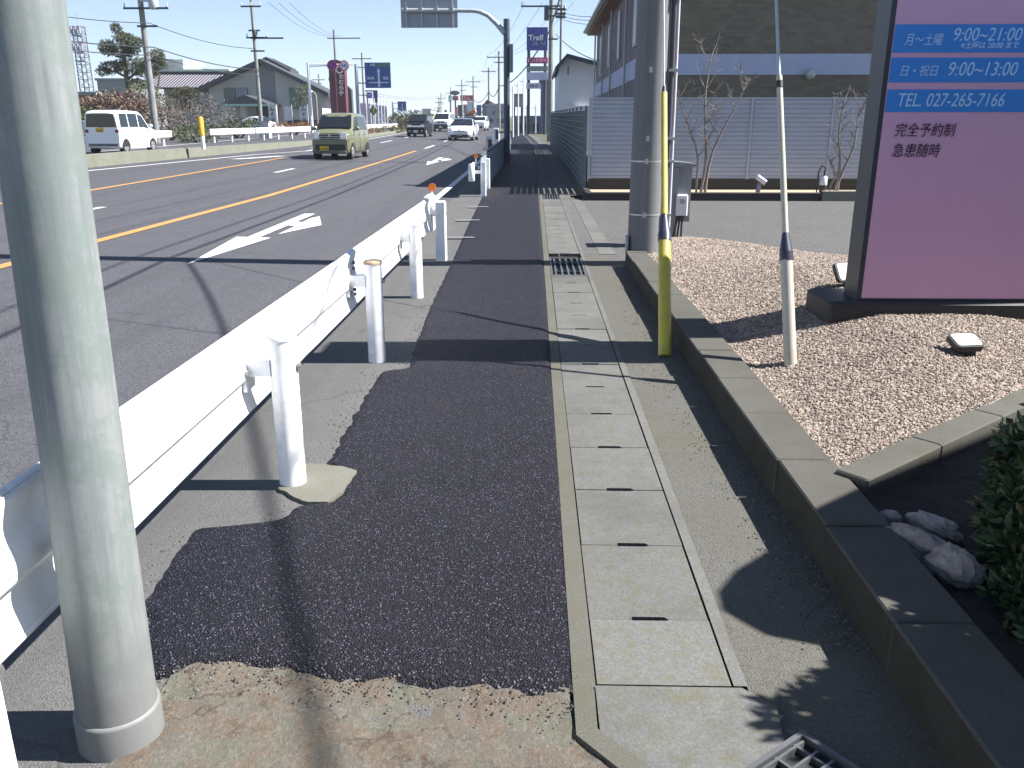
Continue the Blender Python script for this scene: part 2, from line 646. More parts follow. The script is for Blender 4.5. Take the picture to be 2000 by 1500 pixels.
bp = sorted([(gp(*p).x, gp(*p).y) for p in [(300, 1325), (340, 1318), (420, 1303), (500, 1305), (560, 1315), (700, 1340), (800, 1338), (900, 1352), (1000, 1358), (1120, 1372)]])
mb = MB()
ys = []
y = 2.0
while y < 95:
    ys.append(y)
    y += 0.025 if y < 5 else (0.06 if y < 19 else 3.0)
ys.append(95)
N = 46
vs = []
for j, y in enumerate(ys):
    amp = 0.022 if y < 19 else 0
    a = interp(lpw, y) + amp * noise.noise(Vector((y * 9, 0, 1))) + 0.6 * amp * noise.noise(Vector((y * 31, 5, 1))) - (shift(y) if y > 28 else 0)
    b = interp(rp, y) + amp * 0.35 * noise.noise(Vector((y * 14, 3, 7))) - (shift(y) if y > 28 else 0)
    for i in range(N + 1):
        x = a + (b - a) * i / N
        yy = y
        if y < 2.2:
            b0 = interp(bp, x) + 0.025 * noise.noise(Vector((x * 12, 2, 2))) + 0.015 * noise.noise(Vector((x * 40, 2, 2)))
            yy = b0 + (2.2 - b0) * (y - 2.0) / 0.2
        z = terr(x, yy) + 0.016 + 0.006 * noise.noise(Vector((x * 2.2, yy * 2.2, 0)))
        if i in (0, N) or j == 0:
            z = terr(x, yy) + 0.002
        elif i in (1, N - 1) or j == 1:
            z -= 0.003
        vs.append((x, yy, z))
mb.add(vs, [(j * (N + 1) + i, j * (N + 1) + i + 1, (j + 1) * (N + 1) + i + 1, (j + 1) * (N + 1) + i) for j in range(len(ys) - 1) for i in range(N)], True)
struct(mb.build('fresh_asphalt_path', G_NEW))

# worn brown pavement at the near end
mb = MB()
vs, nx, ny = [], 60, 36
for j in range(ny + 1):
    for i in range(nx + 1):
        x = -1.02 + 1.22 * i / nx
        ya, yb = 0.9, interp(bp, x) + 0.05
        y = ya + (yb - ya) * j / ny
        lim = min(1.0, 0.2 + 0.0 * y)
        x2 = x
        if y < 2.02:
            # the right end gives way to the slanting concrete edge
            xm = 0.11 + max(0, 1.83 - y) * 0.95
            x2 = -1.02 + (xm + 1.02) * i / nx + (0.03 * noise.noise(Vector((y * 7, 1, 1))) if i == 0 else 0)
        vs.append((x2, y, 0.006 + 0.010 * noise.noise(Vector((x2 * 5, y * 5, 3))) * (0 if i in (0, nx) else 1) + 0.006 * noise.noise(Vector((x2 * 16, y * 16, 3)))))
mb.add(vs, [(j * (nx + 1) + i, j * (nx + 1) + i + 1, (j + 1) * (nx + 1) + i + 1, (j + 1) * (nx + 1) + i) for j in range(ny) for i in range(nx)], True)
struct(mb.build('worn_pavement', G_BROWN))

# concrete slab and slanting edge at the near end of the drain
mb = MB()
P = lambda a: (a[0], a[1], 0.0)
mb.prism([(0.18, 2.005, -0.05), (0.18, 1.82, -0.05), (0.36, 1.62, -0.05), (0.62, 1.62, -0.05), (0.66, 1.93, -0.05), (0.585, 2.005, -0.05)], (0, 0, 0.062))
struct(mb.build('concrete_slab', G_CONC))
mb = MB()
mb.prism([(0.118, 1.985, -0.05), (0.118, 1.80, -0.05), (0.32, 1.56, -0.05), (0.352, 1.62, -0.05), (0.174, 1.825, -0.05), (0.176, 1.985, -0.05)], (0, 0, 0.066))
struct(mb.build('slanting_concrete_edge', G_EDGE))

# ------------------------------------------------------------------ drain covers and gratings
cov = MB()
L, W2, T2 = 0.494, 0.187, 0.05


def cover_outline(slot=0.065, dep=0.016):
    return [(-W2, 0), (-slot, 0), (-slot + 0.014, dep), (slot - 0.014, dep), (slot, 0), (W2, 0), (W2, L), (slot, L), (slot - 0.014, L - 0.006), (-slot + 0.014, L - 0.006), (-slot, L), (-W2, L)]


cov.prism([(x, y, -T2) for x, y in cover_outline()], (0, 0, T2 + 0.004))
COVLABEL = 'grey concrete drain cover slab with a slot in its near edge'
c0 = cov.build('drain_cover', G_CONC)
tag(c0, COVLABEL, 'drain cover', 'concrete drain covers along the pavement')
sc_ = MB()
sc_.prism([(0.374 + x, 2.022 + y * 0.66, -T2) for x, y in cover_outline() if y > 0.1 or abs(x) == W2], (0, 0, T2 + 0.004))
tag(sc_.build('drain_cover', G_CONC), 'short cut drain cover nearest the camera without a slot in its near edge', 'drain cover')
first = True
yy = 2.351
k = 0
while yy < 45:
    if not (8.7 < yy < 10.0) and not (18.2 < yy < 19.3):
        z = terr(0, yy + 0.2)
        loc = (0.374 - shift(yy) + random.uniform(-.002, .002), yy, z + random.uniform(-0.002, 0.003))
        if first:
            c0.location = loc
            first = False
        else:
            dup(c0, loc)
    yy += 0.4985
    k += 1


def grate(name, label, x0, x1, y0, y1, z, nb, group, cross=0):
    t = thing(name, label, 'drain grating', ((x0 + x1) / 2, (y0 + y1) / 2, z), group=group)
    fr = MB()
    wd = 0.02
    fr.bb(x0, x0 + wd, y0, y1, z - 0.04, z + 0.006)
    fr.bb(x1 - wd, x1, y0, y1, z - 0.04, z + 0.006)
    fr.bb(x0 + wd, x1 - wd, y0, y0 + wd, z - 0.04, z + 0.005)
    fr.bb(x0 + wd, x1 - wd, y1 - wd, y1, z - 0.04, z + 0.005)
    g = mk('galvanised_grate', (0.11, 0.115, 0.12), 0.5, 0.4, 0.2)
    fr.build('frame', g, t)
    br = MB()
    for i in range(nb):
        x = x0 + wd + (x1 - x0 - 2 * wd) * (i + 0.5) / nb
        br.bb(x - 0.009, x + 0.009, y0 + wd, y1 - wd, z - 0.035, z + 0.003)
    for i in range(cross):
        y = y0 + (y1 - y0) * (i + 0.5) / cross
        br.bb(x0 + wd, x1 - wd, y - 0.005, y + 0.005, z - 0.03, z + 0.0005)
    br.build('bars', g, t)
    return t


grate('drain_grating', 'steel drain grating crossed by the thin pole shadow', 0.186, 0.562, 8.75, 9.98, 0.0, 5, 'steel gratings in the drain', 2)
grate('drain_grating', 'steel drain grating at the edge of the dark building shade', 0.186, 0.562, 18.3, 19.25, 0.006, 6, 'steel gratings in the drain', 2)
# big grating of the catch basin
t = thing('basin_grating', 'square grid steel grating over the catch basin by the shrub', 'drain grating', (0.63, 1.44, 0.0))
gm = mk('galvanised_grate', (0.11, 0.115, 0.12), 0.5, 0.4, 0.2)
b = MB()
ca, sa = math.cos(R(38)), math.sin(R(38))
GCX, GCY = 0.64, 1.42
for i in range(-6, 7):
    b.box((GCX - sa * i * 0.042, GCY + ca * i * 0.042, 0.021), (0.5, 0.007, 0.022), rz=R(38))
for i in range(-3, 4):
    b.box((GCX + ca * i * 0.075, GCY + sa * i * 0.075, 0.020), (0.007, 0.52, 0.018), rz=R(38))
b.build('bars', gm, t)
b = MB()
for s_ in (-1, 1):
    b.box((GCX - sa * s_ * 0.27, GCY + ca * s_ * 0.27, 0.01), (0.56, 0.014, 0.052), rz=R(38))
    b.box((GCX + ca * s_ * 0.27, GCY + sa * s_ * 0.27, 0.01), (0.014, 0.526, 0.051), rz=R(38))
b.build('frame', gm, t)
b = MB()
b.box((GCX, GCY, -0.02), (0.525, 0.525, 0.066), rz=R(38))  # dark block painted in for the shade of a pit that isn't cut
b.build('dark_pit_fill', mk('drain_dark', (0.02, 0.02, 0.02)), t)

# ------------------------------------------------------------------ road markings
mb = MB()


def stripe(pts, wd, dz=0.006, n=1):
    out = []
    for i, (x, y) in enumerate(pts):
        out += [(x - wd / 2, y, terr(x, y) + dz), (x + wd / 2, y, terr(x, y) + dz)]
    mb.add(out, [(2 * i, 2 * i + 1, 2 * i + 3, 2 * i + 2) for i in range(len(pts) - 1)])


def line(x, y0, y1, wd, step=2.0):
    ys = [y0]
    while ys[-1] + step < y1:
        ys.append(ys[-1] + step)
    ys.append(y1)
    if y0 < 18 < y1 and 18 not in ys:
        ys = sorted(ys + [18.0])
    stripe([(x - shift(Y), Y) for Y in ys], wd)


line(-2.08, -4, 120, 0.15)
for a in range(14):
    line(-5.5, 45 + a * 12, 50 + a * 12, 0.15)
    line(-8.9, 40 + a * 12, 45 + a * 12, 0.15)
line(-10.9, 43, 120, 0.15)
stripe([(-13.5, 20), (-12.94, 24.58), (-11.42, 35.6), (-10.26, 39.3), (-10.6, 46)], 0.16)
stripe([(-10.96, 31.8), (-10.0, 34.4)], 0.45)
line(-7.6, 13.6, 15.0, 0.15, 0.5)
line(-7.5, 25, 27, 0.15)
line(-16.2, 30, 37.5, 0.15)
line(-19.3, -2, 110, 0.15)


def arrow(dx, dy):
    """straight-on and right-turn arrow, pointing towards the camera"""
    for poly in ([(365, 517), (529, 465), (462, 463)], [(484, 463.2), (509, 463.2), (616, 418), (594, 418)],
                 [(543, 458), (628, 440), (624, 423), (606, 427), (592, 434), (575, 443)], [(563, 440.6), (577, 442.5), (591, 434.8), (580, 433.4)]):
        q = [gp(*p) for p in poly]
        mb.add([(p.x + dx, p.y + dy, terr(p.x + dx, p.y + dy) + 0.006) for p in q], [tuple(range(len(q)))])


arrow(0, 0)
arrow(0.02, 21.3)
struct(mb.build('white_road_markings', G_WHITE))
mb = MB()
line(-5.6, 3, 42, 0.17)
line(-9.55, 10, 33, 0.17)
struct(mb.build('orange_road_markings', G_ORANGE))
# short pale bars across the crossing gap
bars = MB()
for (yb, xa, xb, wd) in ((11.72, -1.22, -0.82, 0.11), (13.95, -1.26, -0.88, 0.12), (16.3, -1.25, -0.86, 0.13), (9.6, -0.98, -0.72, 0.07), (18.95, -1.1, -0.8, 0.12)):
    n = 8
    vs = [(xa + (xb - xa) * i / n, yb + s_ * wd / 2 + 0.012 * noise.noise(Vector((i * 1.3, yb, s_))), 0.026) for s_ in (-1, 1) for i in range(n + 1)]
    bars.add(vs, [(i, i + 1, n + 2 + i, n + 1 + i) for i in range(n)])
struct(bars.build('faded_paint_bars', G_OLDWHITE))
# pad of mossy concrete round the nearest post
pad = MB()
pts = [gp(x, y) for x, y in ((588, 985), (640, 988), (672, 965), (697, 925), (650, 914), (600, 912), (560, 930), (545, 960))]
fine = []
for i_, p in enumerate(pts):
    q = pts[(i_ + 1) % len(pts)]
    for k in range(8):
        r_ = p.lerp(q, k / 8)
        fine.append((r_.x + 0.012 * noise.noise(Vector((r_.x * 18, r_.y * 18, 1))), r_.y + 0.02 * noise.noise(Vector((r_.x * 18, r_.y * 18, 9))), -0.02))
pad.prism(fine, (0, 0, 0.036))
struct(pad.build('post_footing', G_MOSSY))
# ------------------------------------------------------------------ kerbs and planting beds
WHITE_STEEL = mk('white_painted_steel', (0.80, 0.81, 0.82), 0.45, 0.0, 0.04, 5, dirt=(0.5, 0.47, 0.42), dirtscale=6)
GALV = mk('galvanised_steel', (0.42, 0.46, 0.46), 0.5, 0.35, 0.16, 9)
BOLT = mk('bolt_steel', (0.3, 0.29, 0.28), 0.45, 0.7, 0.2, 30)
RUST = mk('rusty_cap', (0.42, 0.3, 0.2), 0.8, 0.0, 0.3, 40)
BLACK = mk('black_rubber', (0.018, 0.018, 0.022), 0.5)
GREYP = mk('grey_plastic', (0.3, 0.31, 0.32), 0.5)

mb = MB()
y = 0.3
k = 0
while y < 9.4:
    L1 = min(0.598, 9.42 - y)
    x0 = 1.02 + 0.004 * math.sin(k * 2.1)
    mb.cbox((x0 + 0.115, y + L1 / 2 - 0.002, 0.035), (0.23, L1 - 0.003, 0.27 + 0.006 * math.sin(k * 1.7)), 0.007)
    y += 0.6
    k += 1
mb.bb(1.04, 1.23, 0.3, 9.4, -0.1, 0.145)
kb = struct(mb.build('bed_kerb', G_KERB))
kb.data.materials.append(m_concrete('shaded_algae_side', (0.17, 0.155, 0.125), 0.8, (0.08, 0.075, 0.04), bump=0.6, mscale=8, dark=0.7))  # algae patches, with shade painted into the darker base colour
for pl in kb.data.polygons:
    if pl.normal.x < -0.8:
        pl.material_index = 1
# slanting inner kerb between the gravel and the shrub bed
mb = MB()
A, B = Vector((1.255, 3.10, 0)), Vector((3.3, 4.82, 0))
d = (B - A).normalized()
for i in range(5):
    a = A + d * (i * 0.6)
    c = a + d * 0.298
    mb.cbox((c.x, c.y, 0.08), (0.598, 0.14, 0.22), 0.007, rz=math.atan2(d.y, d.x))
struct(mb.build('inner_kerb', G_KERB))
mb = MB()
pts = [(1.25, 9.45), (1.5, 10.75), (1.95, 11.0), (2.5, 10.55), (3.4, 9.2), (4.4, 7.7)]
for (xa, ya), (xb, yb) in zip(pts, pts[1:]):
    L1 = math.hypot(xb - xa, yb - ya)
    mb.cbox(((xa + xb) / 2, (ya + yb) / 2, 0.03), (L1 - 0.008, 0.1, 0.2), 0.012, rz=math.atan2(yb - ya, xb - xa))
struct(mb.build('far_bed_kerb', G_KERB))


def bed_h(x, y):
    return 0.135 + 0.19 * min(1, max(0, (x - 1.35) / 0.9)) * min(1, max(0, (9.5 - y) / 2.0)) * min(1.0, max(0.0, (y - 2.7 - 0.84 * (x - 1.1)) / 1.2)) + 0.008 * noise.noise(Vector((x * 3, y * 3, 0)))


def in_gravel(x, y):
    if x < 1.24 or x > 4.4:
        return False
    if y < 3.16 + (x - 1.255) * 0.841 + 0.02:
        return False
    return y < interp([(1.25, 9.45), (1.5, 10.7), (1.95, 10.95), (2.5, 10.5), (3.4, 9.15), (4.4, 7.65)], x) if True else False


s = NT('gravel_bed')
s.col(s.ramp(s.voro(70), [(0.1, (0.13, 0.1, 0.08)), (0.6, (0.24, 0.195, 0.16)), (0.95, (0.32, 0.27, 0.225))]))
s.set(Roughness=0.9)
s.bump(s.voro(70, 'Distance'), 1.0, 0.01)
GRAVELBED = s.m
mb = MB()
nx, ny = 64, 110
vs = []
for j in range(ny + 1):
    for i in range(nx + 1):
        x = 1.24 + 3.1 * i / nx
        ylo = 3.12 + (x - 1.255) * 0.841
        yhi = interp([(1.25, 9.45), (1.5, 10.75), (1.95, 11.0), (2.5, 10.55), (3.4, 9.2), (4.4, 7.7)], x)
        y = ylo + (yhi - ylo) * j / ny
        vs.append((x, y, bed_h(x, y)))
mb.add(vs, [(j * (nx + 1) + i, j * (nx + 1) + i + 1, (j + 1) * (nx + 1) + i + 1, (j + 1) * (nx + 1) + i) for j in range(ny) for i in range(nx)], True)
struct(mb.build('gravel_base', GRAVELBED))
# the loose stones themselves
s = NT('pebbles')
rnd = s.add('ShaderNodeNewGeometry').outputs['Random Per Island']
s.col(s.ramp(rnd, [(0.0, (0.15, 0.113, 0.09)), (0.3, (0.235, 0.185, 0.15)), (0.65, (0.31, 0.25, 0.206)), (1.0, (0.39, 0.325, 0.275))]))
s.set(Roughness=0.85)
PEB = s.m
mb = MB()
rg = random.Random(3)
cnt = 0
while cnt < 46000:
    y = 3.1 + 7.6 * rg.random() ** 1.7
    x = 1.25 + 3.0 * rg.random()
    if not in_gravel(x, y) or x > 0.55 * y + 0.6:
        continue
    cnt += 1
    r = rg.uniform(0.0045, 0.0092) * (1 + 0.1 * max(0, y - 4))
    a = rg.random() * 6.28
    tl = rg.uniform(-.5, .5)
    ca, sa = math.cos(a), math.sin(a)
    z = bed_h(x, y) + 0.003
    e = rg.uniform(1.2, 2.0)
    pts = [(r * e, 0, 0.1 * r), (0, r * .8, 0), (-r * e * .9, 0, -.1 * r), (0, -r * .9, 0), (r * .2, 0, r * .75), (0, 0, -r * .6)]
    vs = []
    for px, py, pz in pts:
        pz += px * tl * 0.4
        vs.append((x + px * ca - py * sa, y + px * sa + py * ca, z + pz))
    mb.add(vs, [(0, 1, 4), (1, 2, 4), (2, 3, 4), (3, 0, 4), (1, 0, 5), (2, 1, 5), (3, 2, 5), (0, 3, 5)])
peb = struct(mb.build('gravel', PEB), 'stuff', 'loose tan gravel filling the planting bed behind the kerb')

GRITM = NT('grit')
GRITM.col(GRITM.ramp(GRITM.add('ShaderNodeNewGeometry').outputs['Random Per Island'], [(0.0, (0.03, 0.03, 0.03)), (0.6, (0.09, 0.085, 0.08)), (1.0, (0.2, 0.19, 0.17))]))
GRITM.set(Roughness=0.9)
mb = MB()
rg = random.Random(21)
for i in range(4200):
    k = rg.random()
    if k < 0.72:
        y = 2.2 + 7.2 * rg.random() ** 1.2
        x = 1.015 - abs(rg.gauss(0, 0.11)) * (1.6 if 4.8 < y < 7 else 0.9)
        z = 0.003
        if x < 0.62:
            continue
    elif k < 0.84:
        x = -1.05 + 1.2 * rg.random()
        y = interp(bp, x) + rg.gauss(-0.02, 0.06)
        z = 0.012
    else:
        y = 2.2 + 6 * rg.random()
        x = interp(lpw, y) + rg.gauss(-0.03, 0.05)
        z = 0.002
    r = rg.uniform(0.002, 0.0055)
    a = rg.random() * 6.28
    ca, sa = math.cos(a) * r, math.sin(a) * r
    mb.add([(x + ca, y + sa, z), (x - sa, y + ca, z), (x - ca * .9, y - sa * .9, z), (x + sa, y - ca, z), (x + ca * .2, y, z + r * 1.1)], [(0, 1, 4), (1, 2, 4), (2, 3, 4), (3, 0, 4)])
struct(mb.build('loose_grit', GRITM.m), 'stuff', 'loose dark grit scattered along the kerb foot and asphalt edges')

# shrub bed soil
s = NT('dark_soil')
s.col(s.ramp(s.noise(25, 8, 0.75), [(0.3, (0.02, 0.016, 0.013)), (0.7, (0.07, 0.055, 0.045))]))
s.set(Roughness=0.95)
s.bump(s.noise(40, 6, 0.8), 1.0, 0.03)
SOIL = s.m
mb = MB()
nx, ny = 40, 40
vs = []
for j in range(ny + 1):
    for i in range(nx + 1):
        x = 1.24 + 2.6 * i / nx
        yhi = 3.06 + (x - 1.255) * 0.841
        y = 0.3 + (yhi - 0.3) * j / ny
        vs.append((x, y, 0.10 + 0.02 * noise.noise(Vector((x * 6, y * 6, 0)))))
mb.add(vs, [(j * (nx + 1) + i, j * (nx + 1) + i + 1, (j + 1) * (nx + 1) + i + 1, (j + 1) * (nx + 1) + i) for j in range(ny) for i in range(nx)], True)
struct(mb.build('shrub_bed_soil', SOIL))

STONE = NT('pale_rock')
STONE.col(STONE.ramp(STONE.noise(14, 8, 0.75), [(0.3, (0.182, 0.147, 0.126)), (0.5, (0.322, 0.280, 0.252)), (0.72, (0.434, 0.399, 0.364))]))
STONE.set(Roughness=0.9)
STONE.bump(STONE.noise(30, 6, 0.75), 1.0, 0.02)
STONE = STONE.m


def rock(c, r, rz, label):
    mb = MB()
    mb.sphere((0, 0, 0), 1.0, 22, 14)
    m = Matrix.Translation(c) @ Matrix.Rotation(rz, 4, 'Z')
    out = []
    for v in mb.v:
        p = Vector(v)
        n = noise.fractal(p * 1.3 + Vector(c) * 7, 0.8, 2.0, 4)
        ridge = abs(noise.noise(p * 2.2 + Vector(c) * 3))
        p = p * (1 + 0.28 * n - 0.25 * ridge)
        out.append(tuple(m @ Vector((p.x * r[0], p.y * r[1], p.z * r[2]))))
    mb.v = out
    mb.sm = [False] * len(mb.sm)
    o = mb.build('rock', STONE)
    return tag(o, label, 'rock', 'pale rocks in the shrub bed')


p = gp(1737, 1014, 0.13)
rock((p.x, p.y, 0.13), (0.05, 0.032, 0.035), R(-50), 'smallest pale rock at the upper tip of the row by the kerb')
p = gp(1787, 1060, 0.14)
rock((p.x, p.y, 0.14), (0.145, 0.05, 0.055), R(-58), 'long pale rock in the middle of the row beside the kerb')
p = gp(1828, 1028, 0.14)
rock((p.x, p.y, 0.13), (0.10, 0.045, 0.05), R(-48), 'pale rock set back from the others in the dark shade')
p = gp(1862, 1108, 0.14)
rock((p.x, p.y, 0.14), (0.07, 0.10, 0.07), R(20), 'broad pinkish rock half under the dark shrub')

LEAF = NT('shrub_leaves')
LEAF.col(LEAF.ramp(LEAF.add('ShaderNodeNewGeometry').outputs['Random Per Island'], [(0.0, (0.018, 0.035, 0.014)), (0.5, (0.045, 0.085, 0.03)), (0.85, (0.09, 0.13, 0.045)), (1.0, (0.16, 0.13, 0.06))]))
LEAF.set(Roughness=0.5)
LEAF = LEAF.m
BARK = mk('bark', (0.13, 0.10, 0.08), 0.9, 0, 0.3, 20, bump=0.6)


def leaf_cloud(mb, c, r, n, size, rg, hollow=0.45, elong=2.4):
    c = Vector(c)
    for i in range(n):
        while True:
            p = Vector((rg.uniform(-1, 1), rg.uniform(-1, 1), rg.uniform(-1, 1)))
            if hollow < p.length < 1:
                break
        lum = 1 + 0.25 * noise.noise(p * 2.2 + c)
        q = c + Vector((p.x * r[0], p.y * r[1], p.z * r[2])) * lum
        dirv = (p.normalized() + Vector((rg.uniform(-1, 1), rg.uniform(-1, 1), rg.uniform(-.6, 1)))).normalized()
        sd_ = dirv.cross(Vector((rg.uniform(-1, 1), rg.uniform(-1, 1), rg.uniform(-1, 1))))
        if sd_.length < 0.05:
            continue
        sd_.normalize()
        s_ = size * rg.uniform(0.6, 1.3)
        nrm = dirv.cross(sd_)
        mb.add([q, q + dirv * s_ * .5 + sd_ * s_ / elong * .5 + nrm * s_ * .08, q + dirv * s_, q + dirv * s_ * .5 - sd_ * s_ / elong * .5 + nrm * s_ * .08], [(0, 1, 2, 3)])


t = thing('shrub', 'dark evergreen shrub beside the pale rocks, mostly in shade', 'shrub', (2.12, 2.4, 0.1))
rg = random.Random(5)
mb = MB()
for c, r, n in (((2.12, 2.45, 0.52), (0.52, 0.62, 0.42), 6500), ((1.93, 2.1, 0.42), (0.4, 0.4, 0.34), 3200), ((2.25, 2.7, 0.8), (0.34, 0.36, 0.26), 2200), ((2.02, 1.75, 0.62), (0.5, 0.34, 0.5), 3200)):
    leaf_cloud(mb, c, r, n, 0.055, rg)
for (qx, qy, qY, rr) in ((2040, 905, 2.75, .16), (2030, 1000, 2.6, .17), (2030, 1100, 2.45, .17), (2035, 1210, 2.3, .17), (2040, 1290, 2.15, .14)):
    leaf_cloud(mb, at(qx, qy, qY), (rr, rr, rr), 2200, 0.045, rg, .2)
mb.build('foliage', LEAF, t)
mb = MB()
for i in range(14):
    a = rg.random() * 6.28
    p0 = Vector((2.1, 2.3, 0.09))
    p1 = p0 + Vector((math.cos(a) * 0.2, math.sin(a) * 0.2, 0.3))
    p2 = p0 + Vector((math.cos(a) * 0.4, math.sin(a) * 0.42, 0.6))
    mb.path([p0, p1, p2], [0.014, 0.009, 0.004], 5)
mb.build('stem', BARK, t)

t = thing('shrub', 'clipped round shrub nearest the camera behind the kerb, throwing ragged shade', 'shrub', (2.35, 1.7, 0.1))
mb = MB()
leaf_cloud(mb, (2.38, 1.75, 0.9), (0.52, 0.62, 0.76), 30000, 0.06, rg, 0.0)
leaf_cloud(mb, (2.3, 1.2, 0.8), (0.5, 0.5, 0.65), 14000, 0.06, rg, 0.0)
mb.build('foliage', LEAF, t)
mb = MB()
for i in range(8):
    mb.path([(2.3, 1.6, 0.08), (2.3 + 0.2 * math.cos(i), 1.6 + 0.2 * math.sin(i), 0.5), (2.3 + 0.35 * math.cos(i), 1.6 + 0.35 * math.sin(i), 1.0)], [0.018, 0.012, 0.006], 5)
mb.build('stem', BARK, t)

# neighbouring board behind the shrub: out of the picture, it throws the rounded shade
t = thing('round_topped_board', 'grey board with a rounded top corner standing behind the shrub', 'sign board', (3.2, 3.0, 0.1))
dv = Vector((0.785, 0.62, 0))
o0 = Vector((2.36, 2.31, 0))
prof = [(-0.42, 0.1), (-0.42, 0.8), (-0.3, 1.12), (-0.12, 1.45), (0.0, 1.62), (0.10, 1.88), (0.26, 2.09), (0.45, 2.24), (0.68, 2.34), (0.95, 2.385), (1.3, 2.40), (3.2, 2.42), (3.2, 0.1)]
mb = MB()
mb.prism([o0 + dv * a + Vector((0, 0, h)) for a, h in prof], Vector((0.653, -0.757, 0)) * 0.06)
mb.build('board', mk('board_grey', (0.4, 0.4, 0.42), 0.5), t)

# ------------------------------------------------------------------ guardrail on the near side
RAILX = -1.195


def rail_profile():
    pr = []
    n = 26
    for i in range(n + 1):
        z = 0.352 + 0.355 * i / n
        u = i / n
        x = -0.016 * (math.cos(2 * math.pi * u * 2) * -0.5 + 0.5) if 0.06 < u < 0.94 else 0.0
        if i == 10:
            pr.append((x, z - 0.0005))
        pr.append((x + (0.012 if i >= 10 else 0.0), z))
    return pr


def rail_piece(mb, y0, y1, x0=RAILX, dx=0.0, zt=None):
    pr = rail_profile()
    n = len(pr)
    vs = []
    th = 0.006
    ends = [(y0, 0), (y1, 0)]
    for (y, _) in ends:
        z0 = terr(x0, y)
        for x, z in pr:
            vs.append((x0 + dx + x, y, z + z0))
        for x, z in reversed(pr):
            vs.append((x0 + dx + x - th, y, z + z0))
    m = 2 * n
    fs = [(i, (i + 1) % m, m + (i + 1) % m, m + i) for i in range(m)]
    mb.add(vs, fs, True)
    mb.add(vs, [tuple(range(m - 1, -1, -1)), tuple(range(m, 2 * m))])
    # rolled top and bottom edges
    for zz in (0.352, 0.707):
        mb.tube((x0 + dx - 0.006, y0, zz + terr(x0, y0)), (x0 + dx - 0.006, y1, zz + terr(x0, y1)), 0.011, n=8)


gr = thing('guardrail', 'white steel crash barrier between the road and the fresh asphalt path', 'guardrail', (RAILX, 4.0, 0))
mb = MB()
cuts = [-2.6, 1.39, 5.37, 10.06]
for i, (a, b) in enumerate(zip(cuts, cuts[1:])):
    m2 = MB()
    rail_piece(m2, a, b + 0.16 if i < 2 else b, dx=0.006 * (i % 2) - 0.0005 * i)
    m2.build('beam', WHITE_STEEL, gr)
# rounded sleeve at the end of the beam
mb = MB()
mb.cbox((RAILX - 0.02, 10.0, 0.53), (0.10, 0.36, 0.40), 0.04)
mb.build('end_sleeve', WHITE_STEEL, gr)
for yb in (1.45, 5.45):
    mb = MB()
    for z in (0.43, 0.46, 0.60, 0.64):
        for dy in (-0.06, 0.06):
            mb.tube((RAILX + 0.004, yb + dy, z), (RAILX + 0.022, yb + dy, z), 0.013, n=6)
    mb.build('joint_bolts', BOLT, gr)


def rail_post(parent, x, y, h, square=False, cap=WHITE_STEEL, mat=WHITE_STEEL):
    z0 = terr(x, y)
    p = MB()
    if square:
        p.cbox((x, y, z0 + h / 2 - 0.02), (0.12, 0.12, h + 0.04), 0.012)
    else:
        p.lathe((x, y, z0 - 0.05), [(0.057, 0), (0.057, h + 0.035), (0.0555, h + 0.045)], 28)
    po = p.build('post', mat, parent)
    c = MB()
    if not square:
        c.lathe((x, y, z0 + h - 0.004), [(0.0605, -0.012), (0.0605, 0.0), (0.05, 0.011), (0.0, 0.016)], 28)
        c.build('cap', cap, po)
    b = MB()
    xr = RAILX + 0.0
    b.bb(xr - 0.01, x - 0.045, y - 0.045, y + 0.045, z0 + 0.505, z0 + 0.575)
    b.bb(xr - 0.004, xr + 0.012, y - 0.055, y + 0.055, z0 + 0.44, z0 + 0.62)
    b.build('bracket', WHITE_STEEL, po)
    k = MB()
    k.tube((x + 0.05, y, z0 + 0.54), (x + 0.074, y, z0 + 0.54), 0.016, n=6)
    k.tube((xr + 0.008, y - 0.075, z0 + 0.53), (xr + 0.03, y - 0.075, z0 + 0.53), 0.013, n=6)
    k.tube((xr + 0.008, y + 0.075, z0 + 0.53), (xr + 0.03, y + 0.075, z0 + 0.53), 0.013, n=6)
    k.build('bolt', BOLT, po)


for (x, y, h, sq, cp) in ((-1.045, 1.30, 0.675, False, WHITE_STEEL), (-1.04, 3.37, 0.672, False, WHITE_STEEL), (-1.035, 5.40, 0.665, False, RUST), (-1.06, 7.58, 0.665, False, WHITE_STEEL), (-1.07, 9.82, 0.675, True, WHITE_STEEL)):
    rail_post(gr, x, y, h, sq, cp)


def reflector(parent, x, y, z):
    r = MB()
    r.tube((x, y - 0.008, z), (x, y + 0.012, z), 0.047, n=20)
    a = r.build('reflector', mk('orange_reflector', (0.85, 0.2, 0.02), 0.3, 0, 0.1, 30), parent)
    r = MB()
    r.bb(x - 0.012, x + 0.012, y, y + 0.012, z - 0.16, z - 0.045)
    r.build('reflector_stalk', WHITE_STEEL, a)


reflector(gr, -1.19, 10.05, 0.81)

# second barrier beyond the crossing gap, in the shade of the building
pf = thing('guard_fence', 'ribbed guard fence in the building shade beyond the crossing gap', 'guardrail', (-1.15, 26, terr(-1.1, 26)))
TEALP = mk('weathered_panel', (0.42, 0.47, 0.48), 0.6, 0, 0.1, 2)


def rail2_x(y):
    return -1.12 - shift(y) * 0.6


